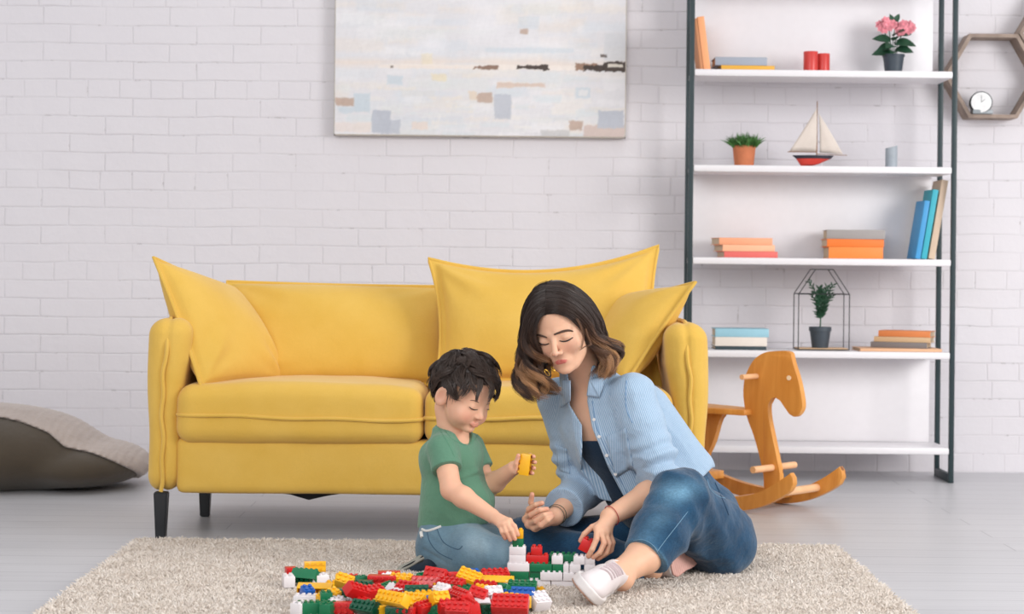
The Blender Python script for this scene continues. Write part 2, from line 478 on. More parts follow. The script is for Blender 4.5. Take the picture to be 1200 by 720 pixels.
def rail_f(P):
    return rbox(P, ((XL + XR) / 2, S0 + 0.04, 0.222), (0.755, 0.045, 0.084), 0.022) + 0.002 * wav(P, 8, 14)
me, _ = sdf_mesh('base', rail_f, (XL + 0.06, S0 - 0.03, 0.12), (XR - 0.06, S0 + 0.12, 0.33), 0.008)
link('base', me, YEL, sofa, True)
b = MB(); b.box((XL + 0.09, S0 + 0.03, 0.16), (XR - 0.09, S0 + 0.80, 0.30), 0.01)
b.build('seat_deck', DARKCL, sofa, world=True)
# torn lining hanging below
ol = []
for k in range(25):
    x = XL + 0.20 + k * 0.057; ol.append((x, 0.136 - 0.003 * abs(math.sin(k * 0.8)) - (0.022 if k == 5 else 0) - (0.008 if k in (4, 6) else 0)))
ol = [(XL + 0.20, 0.165)] + ol + [(XL + 0.20 + 24 * 0.057, 0.165)]
b = MB(); b.prism(ol, 0.004, M=Matrix.Translation((0, S0 + 0.09, 0))); b.build('lining', DARKCL, sofa, sm=False, world=True)
def back_f(P): return rbox(P, ((XL + XR) / 2, S0 + 0.76, 0.43), (0.79, 0.07, 0.285), 0.05)
me, _ = sdf_mesh('back', back_f, (XL, S0 + 0.66, 0.12), (XR, S0 + 0.88, 0.75), 0.012)
link('back', me, YEL, sofa, True)
def seat(x0, x1, seed):
    cx, hw = (x0 + x1) / 2, (x1 - x0) / 2
    def f(P):
        top = 0.014 * (1 - ((P[:, 0] - cx) / hw) ** 2)
        q = P.copy(); q[:, 2] = P[:, 2] - top * (P[:, 2] > 0.385) * np.clip((P[:, 2] - 0.385) / 0.08, 0, 1)
        g = rbox(q, (cx, S0 + 0.315, 0.378), (hw + 0.001, 0.345, 0.086), 0.046)
        w = P[:, 0] * 1.0
        g = g + 0.0030 * wav(P * A_((1, 0.5, 1)), seed, 22) + 0.005 * wav(P * A_((1, 0.4, 0.3)), seed + 1, 7) - 0.0022 * ridge(P * A_((1, 0.6, 0.5)), seed + 4, 12)
        return g * 0.9
    me, _ = sdf_mesh('seat_cushion', f, (x0 - 0.02, S0 - 0.06, 0.27), (x1 + 0.02, S0 + 0.70, 0.50), 0.008)
    o = link('seat_cushion', me, YEL, sofa, True)
    for nm, z in (('piping', 0.374),):
        pts = []
        zf = lambda x: z + 0.006 * math.sin((x - x0) * 4 + seed) + 0.002 * math.sin(x * 21)
        r = 0.042
        pts.append((x0 + 0.002, S0 + 0.6, zf(x0)))
        for k in range(9):
            a = PI + (PI / 2) * k / 8; pts.append((x0 + r + r * math.cos(a), S0 - 0.031 + r + r * math.sin(a), zf(x0 + r + r * math.cos(a))))
        for k in range(1, 30):
            x = x0 + r + (x1 - x0 - 2 * r) * k / 30; pts.append((x, S0 - 0.033, zf(x)))
        for k in range(9):
            a = -PI / 2 + (PI / 2) * k / 8; pts.append((x1 - r + r * math.cos(a), S0 - 0.031 + r + r * math.sin(a), zf(x1 - r + r * math.cos(a))))
        pts.append((x1 - 0.002, S0 + 0.6, zf(x1)))
        b = MB(); b.tube(pts, 0.0062, n=8); b.build(nm, YEL, o, world=True)
seat(-1.004, -0.262, 21); seat(-0.258, 0.488, 31)
for sx, xc in ((-1, XL + 0.048), (1, XR - 0.048)):
    for yc, dx in ((S0 + 0.012, 0.0), (S0 + 0.52, -sx * 0.050)):
        b = MB(); vs = b.box((-0.5, -0.5, -1), (0.5, 0.5, 0))
        for v in vs:
            t = 0.042 if v.co.z > -0.5 else 0.030
            v.co = Vector((xc + dx + v.co.x * t, yc + v.co.y * t, 0.142 if v.co.z > -0.5 else 0.0))
        bmesh.ops.bevel(b.bm, geom=b.bm.edges[:], offset=0.003, segments=2, affect='EDGES')
        b.build('leg', BLK, sofa, world=True)

pillow('back_cushion', [W(266, 330, 6.16), W(262, 452, 6.02), W(528, 452, 6.02), W(524, 336, 6.16)], 0.20, YEL,
       'wide yellow back cushion with a plain top edge, behind the tilted end pillow', 'cushion', 'yellow sofa cushions', seed=4, c=0.02, wr=0.004)
pillow('back_cushion', [W(502, 303, 5.98), W(510, 450, 5.88), W(775, 455, 5.90), W(772, 288, 6.04)], 0.19, YEL,
       'wide yellow back cushion with two raised pointed corners, behind the woman', 'cushion', 'yellow sofa cushions', seed=12, c=0.075, sag=0.045)
pillow('throw_pillow', [W(180, 302, 5.74), W(236, 455, 5.66), W(336, 450, 6.04), W(276, 338, 6.12)], 0.17, YEL,
       'square yellow throw pillow tilted against the sofa arm nearest the beanbag', 'pillow', 'yellow throw pillows', seed=7, c=0.05)
pillow('throw_pillow', [W(716, 350, 6.10), W(668, 445, 6.00), W(732, 452, 5.70), W(815, 331, 5.74)], 0.17, YEL,
       'square yellow throw pillow slumped over the sofa arm nearest the rack', 'pillow', 'yellow throw pillows', seed=9, c=0.05)

# ------------------------------------------------------------ bean bag
BRN = fabric('brown_beanbag_cloth', srgb(84, 74, 62), weave=500); KNIT = fabric('beige_corduroy', srgb(196, 182, 174), weave=160, wr=0.6, big=0.4)
c0 = W(18, 569, 6.72); c0 = Vector((c0.x - 0.03, 7.0, 0))
bag = empty('beanbag', c0, 0, 'brown beanbag chair with a beige corduroy top on the floor by the brick wall', 'beanbag')
BR = 0.455
def bag_f(P):
    g = smin(ell(P, (-1.95, 7.0, 0.128), (0.42, 0.38, 0.160)), ell(P, (-1.585, 6.98, 0.083), (0.235, 0.30, 0.084)), 0.05)
    g = np.maximum(g, -P[:, 2] + 0.002)
    return g + 0.004 * wav(P, 5, 11) - 0.006 * ridge(P, 6, 8)
me, V = sdf_mesh('cover', bag_f, (c0.x - 0.62, 6.5, -0.02), (c0.x + 0.55, 7.5, 0.36), 0.010)
cov = link('cover', me, BRN, bag, True)
def top_f(P):
    q = P - A_(c0)
    line = np.interp(P[:, 0], [-2.2, -1.855, -1.777, -1.67, -1.607, -1.515, -1.39, -1.35], [0.25, 0.285, 0.268, 0.225, 0.170, 0.152, 0.105, 0.098])
    cut = line - 0.30 * np.clip(q[:, 1] + 0.25, -0.2, 0.6) - q[:, 2]
    return np.maximum(bag_f(P) - 0.011 + 0.0015 * np.sin(P[:, 0] * 260), cut * 0.75)
me, V = sdf_mesh('top_panel', top_f, (c0.x - 0.62, 6.5, -0.02), (c0.x + 0.55, 7.5, 0.38), 0.008)
link('top_panel', me, KNIT, bag, True)

# ------------------------------------------------------------ rack
YR, YRB = 7.358, 7.60
BK = flat('black_green_metal', srgb(36, 54, 58), 0.45); WH = flat('white_lacquer', srgb(232, 229, 232), 0.4, 0.01)
rx0, rx1 = 0.697, 1.728
rack = empty('shelving_rack', ((rx0 + rx1) / 2, (YR + YRB) / 2, 0), 0, 'tall open shelving rack with dark metal frame and white shelves', 'shelf')
SH = [1.613, 1.238, 0.876, 0.512, 0.138]
for x, nm in ((rx0, 0), (rx1, 1)):
    for y in (YR, YRB):
        xx = x + (0.010 if (nm == 0 and y == YRB) else 0)
        b = MB(); b.box((xx - 0.0095, y - 0.0095, 0.0), (xx + 0.0095, y + 0.0095, 2.30), 0.0015); b.build('post', BK, rack, world=True)
    b = MB(); b.box((x - 0.0093, YR + 0.005, 0.001), (x + 0.0093, YRB - 0.005, 0.034), 0.001)
    b.build('crossbar', BK, rack, world=True)
for z in SH + [1.985]:
    b = MB(); b.box((rx0 + 0.010, YR - 0.012, z - 0.027), (rx1 - 0.010, YRB - 0.010, z), 0.005); b.build('shelf', WH, rack, world=True)
for z0, z1 in ((1.613, 1.958), (0.876, 1.211), (0.138, 0.485)):
    b = MB(); b.box((rx0 + 0.022, YRB - 0.006, z0), (rx1 - 0.035, YRB + 0.006, z1), 0.001); b.build('back_panel', WH, rack, world=True)

# ------------------------------------------------------------ books
PAGE = fabric('book_pages', srgb(216, 196, 170), weave=1500, wr=0.4, big=0.0, sheen=0)
def book(px0, px1, py0, py1, colour, label, yf=7.40, dp=0.15, rz=0.0, ztop=None, pages='ends', group='books on the rack', zb=None, pg=None):
    """a closed book lying flat, its spine towards the room"""
    a, b_ = W(px0, py1, yf), W(px1, py0, yf)
    z0 = a.z if zb is None else zb; th = abs(b_.z - a.z); L = b_.x - a.x
    t = empty('book', ((a.x + b_.x) / 2, yf, z0), rz, label, 'book', group)
    b = MB(); c = 0.0022
    b.box((-L / 2, 0, 0), (L / 2, dp, c), 0.0006); b.box((-L / 2, 0, th - c), (L / 2, dp, th), 0.0006); b.box((-L / 2, -0.001, 0), (L / 2, 0.003, th), 0.0012)
    b.build('cover', flat('book_' + '_'.join(str(k) for k in colour), srgb(*colour), 0.55, 0.02), t)
    b = MB(); b.box((-L / 2 + 0.004, 0.003, c), (L / 2 - 0.004, dp - 0.004, th - c)); b.build('pages', pg or PAGE, t)
    return z0 + th
def stack(zs, items, grp):
    z = zs
    for it in items: z = book(*it[:6], zb=z, group=grp, **(it[6] if len(it) > 6 else {})) + 0.0003
E = 0.0003
stack(SH[0] + E, [(845, 908, 76.5, 82, (226, 170, 60), 'thin yellow book under the grey book on the top shelf', dict(rz=0.03)),
      (838, 899, 67.5, 76.5, (158, 164, 176), 'grey book lying on a thin yellow book on the top shelf')], 'books lying on the top shelf')
stack(SH[2] + E, [(848, 912, 296, 302.5, (222, 104, 96), 'red book, lowest under the two peach books', dict(rz=0.10)),
      (846, 909, 289, 296, (246, 180, 142), 'pale peach book between the red book and the top peach book', dict(rz=0.14)),
      (842, 906, 281.5, 289, (240, 164, 124), 'peach book, topmost of the stack with a red book under it', dict(rz=0.12))], 'stack of peach and red books')
stack(SH[2] + E, [(971, 1035, 290, 303, (244, 138, 60), 'thick orange book, lowest of the stack with the grey one'),
      (969, 1036, 281.5, 290, (238, 122, 44), 'thinner orange book directly beneath the grey book'),
      (969, 1037, 271.5, 281.5, (160, 154, 152), 'grey book on top of two orange books', dict(rz=-0.05))], 'stack of orange and grey books')
stack(SH[3] + E, [(838, 898, 408, 411.5, (46, 62, 68), 'thin black book, lowest of the stack near the sofa arm'),
      (838, 899, 398, 408, (226, 216, 206), 'cream book between a light blue and a black one'),
      (838, 901, 389, 398, (150, 196, 212), 'light blue book, topmost above the cream book')], 'stack of light blue and cream books')
stack(SH[3] + E, [(1008, 1104, 411, 413.5, (226, 178, 140), 'wide thin peach book, lowest under the grey book', dict(dp=0.19, yf=7.372)),
      (1020, 1086, 405, 411, (128, 122, 122), 'grey book with tan pages above the wide peach book', dict(rz=-0.40, dp=0.11, yf=7.43)),
      (1024, 1090, 399.5, 405, (214, 180, 140), 'tan book between the grey book and the orange book', dict(rz=-0.38, dp=0.11, yf=7.43)),
      (1029, 1090, 393, 399.5, (226, 136, 78), 'small orange book on top of the tan and grey books', dict(rz=-0.42, dp=0.11, yf=7.43))], 'stack of orange, tan and grey books')
def lean(px_b, px_t, py_t, wpx, colour, label, zs, yf=7.39, dp=0.16, grp='books leaning on the rack', pgs=True, lx=0.0):
    """a book standing on a shelf, leaning over; px_b / px_t = its lower and upper left corner column"""
    th = wpx * yf / FPX; bot = W(px_b, 303, yf); top = W(px_t, py_t, yf)
    H = math.hypot(top.x - bot.x, top.z - zs); ang = math.atan2(top.x - bot.x, top.z - zs)
    t = empty('book', (bot.x, yf, zs + (th * math.sin(-ang) if ang < 0 else 0) * -1 * 0), 0, label, 'book', grp)
    t.rotation_euler = (0, ang, 0)
    lift = th * abs(math.sin(ang)) if ang > 0 else 0.0
    t.location.z = zs + lift + 0.0005
    if ang < 0: t.location.z = zs + 0.0005
    b = MB(); c = 0.002
    b.box((0, 0, 0), (c, dp, H), 0.0006); b.box((th - c, 0, 0), (th, dp, H), 0.0006); b.box((0, -0.001, 0), (th, 0.003, H), 0.001)
    b.build('cover', flat('book_' + '_'.join(str(k) for k in colour), srgb(*colour), 0.55, 0.02), t)
    b = MB(); b.box((c, 0.003, 0.004), (th - c, dp - 0.004, H - 0.004)); b.build('pages', PAGE, t)
lean(1072.5, 1084, 236, 6.0, (72, 158, 214), 'blue book leaning, farthest from the rack end of the three', SH[2], grp='leaning books near the rack end')
lean(1079.5, 1093.5, 223, 6.5, (60, 176, 194), 'turquoise book leaning between the blue and the tan book', SH[2], grp='leaning books near the rack end')
lean(1088.0, 1104.0, 212, 7.5, (214, 190, 166), 'tall tan book leaning against the end of the rack', SH[2], grp='leaning books near the rack end')
lean(822.5, 817.0, 20, 8.0, (246, 170, 118), 'peach orange book standing at the top shelf, beside the frame post', SH[0], grp='books standing at the end of the top shelf')
lean(818.5, 813.4, 22, 3.4, (206, 140, 96), 'thin brown orange book squeezed between frame post and peach book', SH[0], grp='books standing at the end of the top shelf')

# ------------------------------------------------------------ pots, cups, boat, clock, lantern
def pot(prof, name, m, parent, at, n=32): b = MB(); b.lathe(prof, at, n); return b.build(name, m, parent, world=True)
SOIL = flat('potting_soil', srgb(60, 46, 38), 1.0, 0.3, 200)
def potted(nm, px, pyr, rtop, rbot, h, zs, m, label, yf=7.47, rim=0.010):
    c = W(px, pyr, yf); c.z = zs + 0.0003
    t = empty(nm, c, 0, label, 'plant')
    pot([(0, 0), (rbot, 0), (rtop * 0.93, h - rim), (rtop, h - rim), (rtop, h), (rtop * 0.9, h), (rtop * 0.86, h - 0.012), (0, h - 0.012)], 'pot', m, t, c)
    b = MB(); b.lathe([(rtop * 0.86, h - 0.011), (0.0, h - 0.006)], c, 20); b.build('soil', SOIL, t, world=True)
    return t, c + Vector((0, 0, h))
GRN = flat('leaf_green', srgb(74, 120, 60), 0.55, 0.35, 25); DGRN = flat('dark_leaf_green', srgb(36, 78, 54), 0.5, 0.3, 25)
def leafshape(b, p, d, up, L, w, curl=0.2, n=5):
    d = Vector(d).normalized(); s = d.cross(Vector(up))
    s = s.normalized() if s.length > 1e-4 else d.orthogonal().normalized()
    u = s.cross(d); row = []
    for k in range(n + 1):
        t = k / n; ww = w * math.sin(PI * min(1, t * 0.92 + 0.08)) ** 0.8 * (1 - 0.25 * t)
        c = Vector(p) + d * (L * t) - u * (curl * L * t * t)
        row.append((b.bm.verts.new(c - s * ww + u * ww * 0.3), b.bm.verts.new(c), b.bm.verts.new(c + s * ww + u * ww * 0.3)))
    for a, c in zip(row, row[1:]):
        b.bm.faces.new((a[0], a[1], c[1], c[0])); b.bm.faces.new((a[1], a[2], c[2], c[1]))
random.seed(3)
# grassy plant
t, top = potted('potted_plant', 872, 180, 0.050, 0.038, 0.083, SH[1], flat('terracotta', srgb(196, 116, 78), 0.8, 0.08), 'small bushy green plant in a terracotta pot beside the toy sailboat', rim=0.0)
b = MB()
for k in range(420):
    a = random.uniform(0, 2 * PI); r = 0.044 * math.sqrt(random.random()); p = top + Vector((r * math.cos(a), r * math.sin(a), -0.010))
    d = Vector((r * math.cos(a) * 16 + random.gauss(0, 0.4), r * math.sin(a) * 16 + random.gauss(0, 0.4), 1.15))
    leafshape(b, p, d, (random.gauss(0, 1), random.gauss(0, 1), 0.3), random.uniform(0.030, 0.066), 0.0032, 0.45, 3)
b.build('foliage', GRN, t, world=True)
# pink flowers
t, top = potted('potted_flower', 1047, 71, 0.0445, 0.033, 0.077, SH[0], flat('dark_pot', srgb(60, 70, 80), 0.5), 'pink flowering plant in a dark pot on the top shelf', rim=0.008)
b = MB()
for k in range(5):
    b.tube(spline([top + Vector((0.006 * k - 0.012, 0, -0.01)), top + Vector((-0.01 + 0.01 * k - 0.012, 0.003 * k, 0.05)), top + Vector((-0.045 + 0.025 * k, 0.006 * k - 0.01, 0.105))], 4), 0.0018, 6)
b.build('stem', DGRN, t, world=True)
b = MB()
for a, z, L in ((200, 0.01, 0.055), (185, 0.055, 0.05), (0, 0.05, 0.06), (20, 0.08, 0.05), (310, 0.045, 0.05), (250, 0.035, 0.05), (60, 0.04, 0.05), (340, 0.02, 0.045), (170, 0.03, 0.03), (95, 0.06, 0.05), (280, 0.075, 0.05), (275, 0.055, 0.05), (300, 0.02, 0.045), (20, 0.11, 0.05), (260, 0.012, 0.04)):
    aa = math.radians(a); d = Vector((math.cos(aa), math.sin(aa) * 0.7, 0.25 if z > 0.05 else -0.02))
    leafshape(b, top + Vector((0.012 * math.cos(aa), 0.008 * math.sin(aa), z)), d, (0, -0.9, 0.7), L + 0.022, 0.025, 0.25, 6)
for a, z in ((80, 0.12), (60, 0.135), (110, 0.13)):
    aa = math.radians(a); leafshape(b, top + Vector((0.0, 0, z - 0.01)), (math.cos(aa), -0.1, math.sin(aa)), (0, -1, 0.2), 0.045, 0.013, 0.2, 6)
b.build('leaves', DGRN, t, world=True)
PINK = flat('pink_petals', srgb(238, 148, 160), 0.6, 0.25, 60)
for (fx, fz, fy) in ((-0.055, 0.118, 0), (-0.035, 0.132, -0.01), (-0.022, 0.108, -0.015), (-0.04, 0.10, -0.012), (0.045, 0.112, 0), (0.062, 0.12, 0.01), (0.03, 0.095, -0.015), (0.058, 0.098, -0.005), (-0.050, 0.105, -0.01), (-0.030, 0.118, -0.02), (0.036, 0.120, -0.012), (0.070, 0.108, 0.0), (-0.008, 0.118, -0.018), (-0.012, 0.128, 0.005), (0.015, 0.112, 0.0), (0.018, 0.088, -0.02)):
    b = MB(); c = top + Vector((fx, fy, fz))
    for ring, (nn, L, el) in enumerate(((7, 0.021, 0.2), (5, 0.015, 0.8))):
        for k in range(nn):
            a = 2 * PI * k / nn + ring + fx * 50
            d = Vector((math.cos(a), -el, math.sin(a) * 0.9)); leafshape(b, c, d, (0, -1, 0), L, 0.0100, 0.1, 4)
    b.build('flower', PINK, t, world=True)
# red cups
RED = flat('red_enamel', srgb(206, 62, 56), 0.35, 0.04)
for px, lab in ((950.0, 'red cylindrical cup beside the grey book, in front of its twin'), (964.5, 'red cylindrical cup nearer to the pink flowers, half behind its twin')):
    c = W(px, 70, 7.44 if px < 955 else 7.475); c.z = SH[0] + 0.0003; r = 0.0285 if px < 955 else 0.0265; h = 0.082 if px < 955 else 0.078
    b = MB(); b.lathe([(0, 0), (r - 0.002, 0), (r, 0.002), (r, h - 0.002), (r - 0.001, h), (r - 0.003, h), (r - 0.003, 0.006), (0, 0.006)], (0, 0, 0), 40)
    o = b.build('cup', RED); o.location = c; tag(o, lab, 'cup', 'red cups on the top shelf')
# grey tumbler
c = W(1044.5, 180, 7.45); c.z = SH[1] + 0.0003; b = MB(); r, h = 0.0235, 0.083
vs = b.lathe([(0, 0), (r - 0.003, 0), (r, 0.003), (r, h), (r - 0.003, h), (r - 0.003, 0.006), (0, 0.006)], (0, 0, 0), 40)
for v in vs:
    if v.co.z > 0.05: v.co.z += v.co.x * 0.25
o = b.build('tumbler', flat('grey_ceramic', srgb(158, 166, 174), 0.5)); o.location = c
tag(o, 'grey ceramic tumbler with a slanted rim, alone near the rack end', 'cup')
# sailboat
c = W(954, 192, 7.45); c.z = SH[1] + 0.0003
boat = empty('toy_sailboat', c, 0, 'toy sailboat with cream sails and a red and black hull', 'toy boat')
def hull(b, z0, z1, xl0, xr0, xl1, xr1, w0, w1, n=14):
    rows = []
    for z, xl, xr, w in ((z0, xl0, xr0, w0), (z1, xl1, xr1, w1)):
        row = []
        for k in range(n):
            a = 2 * PI * k / n; ca, sa = math.cos(a), math.sin(a)
            x = (xl + xr) / 2 + (xr - xl) / 2 * ca; row.append(b.bm.verts.new((x, w * sa * (1 - 0.35 * abs(ca)), z)))
        rows.append(row)
    for j in range(n): b.bm.faces.new((rows[0][j], rows[0][(j + 1) % n], rows[1][(j + 1) % n], rows[1][j]))
    b.bm.faces.new(rows[0][::-1]); b.bm.faces.new(rows[1])
b = MB(); hull(b, 0.033, 0.046, -0.072, 0.066, -0.088, 0.078, 0.030, 0.034); b.build('deck', flat('hull_black', srgb(40, 40, 52), 0.4), boat)
b = MB(); hull(b, 0.012, 0.033, -0.058, 0.018, -0.072, 0.066, 0.020, 0.030); hull(b, 0.0045, 0.012, -0.052, -0.008, -0.058, 0.018, 0.006, 0.020); b.build('hull', flat('hull_red', srgb(206, 62, 48), 0.35), boat)
b = MB(); b.box((-0.05, -0.02, 0.0), (0.04, 0.02, 0.003), 0.001); b.tube([(-0.03, 0, 0.003), (-0.03, 0, 0.007)], 0.003); b.tube([(0.03, 0, 0.003), (0.03, 0, 0.030)], 0.002); b.build('stand', WH, boat)
WD = flat('mast_wood', srgb(150, 110, 84), 0.6)
b = MB(); b.tube([(0.010, 0, 0.04), (0.010, 0, 0.262)], [0.0028, 0.0018]); b.build('mast', WD, boat)
b = MB(); b.tube([(-0.105, 0, 0.060), (0.01, 0, 0.060)], 0.0018); b.tube([(0.01, 0, 0.052), (0.13, 0, 0.048)], 0.0012); b.build('boom', WD, boat)
SAIL = fabric('sail_cloth', srgb(232, 220, 210), weave=900)
def sail(pts, name):
    b = MB(); A, B2, C = [Vector(p) for p in pts]; n = 10; g = {}
    for i in range(n + 1):
        for j in range(n + 1 - i):
            u, v = i / n, j / n; p = A * (1 - u - v) + B2 * u + C * v; p.y += -0.016 * math.sin(PI * min(1, u + v)) * (1 - abs(u - v) * 0.5)
            g[i, j] = b.bm.verts.new(p)
    for i in range(n):
        for j in range(n - i):
            b.bm.faces.new((g[i, j], g[i + 1, j], g[i, j + 1]))
            if i + j < n - 1: b.bm.faces.new((g[i + 1, j], g[i + 1, j + 1], g[i, j + 1]))
    o = b.build(name, SAIL, boat, angle=None); md = o.modifiers.new('t', 'SOLIDIFY'); md.thickness = 0.0008
sail([(0.008, 0, 0.235), (0.008, 0, 0.062), (-0.098, 0, 0.062)], 'mainsail'); sail([(0.016, 0, 0.215), (0.022, 0, 0.058), (0.115, 0, 0.052)], 'jib')
# lantern frame
yA, yB = 7.41, 7.535
hs = empty('wire_lantern', (W(965, 411, yA).x, (yA + yB) / 2, SH[3]), 0, 'black wire house-shaped lantern frame round a small potted plant', 'lantern')
x0, x1 = W(935.5, 400, yA).x, W(995.0, 400, yA).x; ze, zr, zb = W(965, 345, yA).z, W(965, 316, yA).z, SH[3] + 0.0035; xm = (x0 + x1) / 2
b = MB(); rw = 0.0019
for y in (yA, yB):
    for x in (x0, x1): b.tube([(x, y, zb), (x, y, ze)], rw, 6)
    b.tube([(x0, y, zb), (x1, y, zb)], rw, 6); b.tube([(x0, y, ze), (x1, y, ze)], rw, 6)
    b.tube([(x0, y, ze), (x0 + 0.065, y, zr), (x1 - 0.065, y, zr), (x1, y, ze)], rw, 6)
for x, z in ((x0, zb), (x1, zb), (x0, ze), (x1, ze), (x0 + 0.065, zr), (x1 - 0.065, zr)): b.tube([(x, yA, z), (x, yB, z)], rw, 6)
b.build('frame', flat('black_wire', srgb(40, 42, 44), 0.4), hs, world=True)
b = MB(); b.box((x0 + 0.003, yA + 0.002, SH[3] + 0.0035), (x1 - 0.003, yB - 0.002, SH[3] + 0.0085), 0.001); b.build('base', flat('light_wood', srgb(214, 178, 140), 0.6), hs, world=True)
c = W(961, 395, 7.47)
t, top = potted('potted_plant', 961, 395, 0.0445, 0.032, 0.083, SH[3] + 0.0086, flat('dark_pot', srgb(60, 70, 80), 0.5), 'small spiky dark green plant in a dark pot inside the wire lantern', rim=0.016)
b = MB(); b.tube([top + Vector((0, 0, -0.01)), top + Vector((0.002, 0, 0.05)), top + Vector((-0.002, 0, 0.11))], [0.003, 0.0025, 0.0015])
b2 = MB()
for k in range(26):
    z = random.uniform(0.03, 0.10); a = random.uniform(0, 2 * PI); sp = random.uniform(0.25, 0.75)
    base = top + Vector((0, 0, z)); d = Vector((math.cos(a) * sp, math.sin(a) * sp * 0.6, 1)).normalized(); L = random.uniform(0.05, 0.10) * (1 if z > 0.05 else 0.55)
    tip = base + d * L; b.tube([base, base + d * L * 0.5, tip], 0.0012, 5)
    for q in range(16):
        tt = q / 16 * 0.9 + 0.1; aa = q * 2.4; s = d.orthogonal().normalized(); s = Quaternion(d, aa) @ s
        leafshape(b2, base + d * L * tt, d * 0.8 + s * 0.8, (0.1, -1, 0.3), 0.022, 0.0035, 0.1, 3)
b.build('stem', DGRN, t, world=True); b2.build('foliage', DGRN, t, world=True)
# hexagon wall shelves
WOODG = flat('weathered_wood', srgb(150, 132, 120), 0.7, 0.25, 14)
def hexa(cx, cz, R, label, rot=0.0):
    t = empty('hexagon_shelf', (cx, YW - 0.055, cz), 0, label, 'shelf', 'hexagon wall shelves')
    for k in range(6):
        a0, a1 = PI / 3 * k + rot, PI / 3 * (k + 1) + rot; o = [(math.cos(a) * r, math.sin(a) * r) for a, r in ((a0, R), (a1, R), (a1, R - 0.017), (a0, R - 0.017))]
        b = MB(); b.prism(o, 0.109); b.build('board', WOODG, t, sm=False)
s_w = FPX / 7.69
hc = W(1164.5, 89, 7.64); HR = 57.0 / (FPX / 7.64)
hexa(hc.x, hc.z, HR, 'wooden hexagon wall shelf holding the small clock', 0.0)
h2 = Vector((hc.x + HR * 1.5 + 0.004, 0, hc.z + HR * 0.866 + 0.004)); hexa(h2.x, h2.z, HR, 'wooden hexagon wall shelf cut off by the picture edge, empty', 0.0)
zin = hc.z - HR * 0.866 + 0.016
cl = W(1151, 121, 7.63); clock = empty('clock', (cl.x, 7.65, zin), 0, 'small round white faced clock with a dark body in the hexagon shelf', 'clock')
R = 0.045; M = Matrix.Translation((cl.x, 7.655, zin + R + 0.002)) @ Matrix.Rotation(-0.12, 4, 'Z') @ Matrix.Rotation(PI / 2, 4, 'X')
b = MB(); b.lathe([(0, -0.022), (R - 0.004, -0.022), (R, -0.018), (R, 0.018), (R - 0.003, 0.021), (0, 0.021)], (0, 0, 0), 48, M); b.build('body', flat('clock_dark', srgb(52, 62, 66), 0.4), clock, world=True)
b = MB(); b.lathe([(R - 0.004, 0.0212), (R - 0.004, 0.0225), (0, 0.0225)], (0, 0, 0), 48, M); b.build('dial', flat('clock_white', srgb(240, 240, 240), 0.3), clock, world=True)
b = MB(); b.box((-0.001, 0, 0.0228), (0.001, 0.028, 0.0234), M=M); b.box((-0.001, -0.001, 0.0228), (0.018, 0.001, 0.0234), M=M @ Matrix.Rotation(0.7, 4, 'Z')); b.build('hand', flat('clock_grey', srgb(120, 120, 124), 0.5), clock, world=True)
b = MB(); b.box((cl.x - 0.036, 7.633, zin + 0.0002), (cl.x + 0.046, 7.680, zin + 0.018), 0.003); b.build('foot', flat('clock_foot', srgb(150, 156, 160), 0.4), clock, world=True)

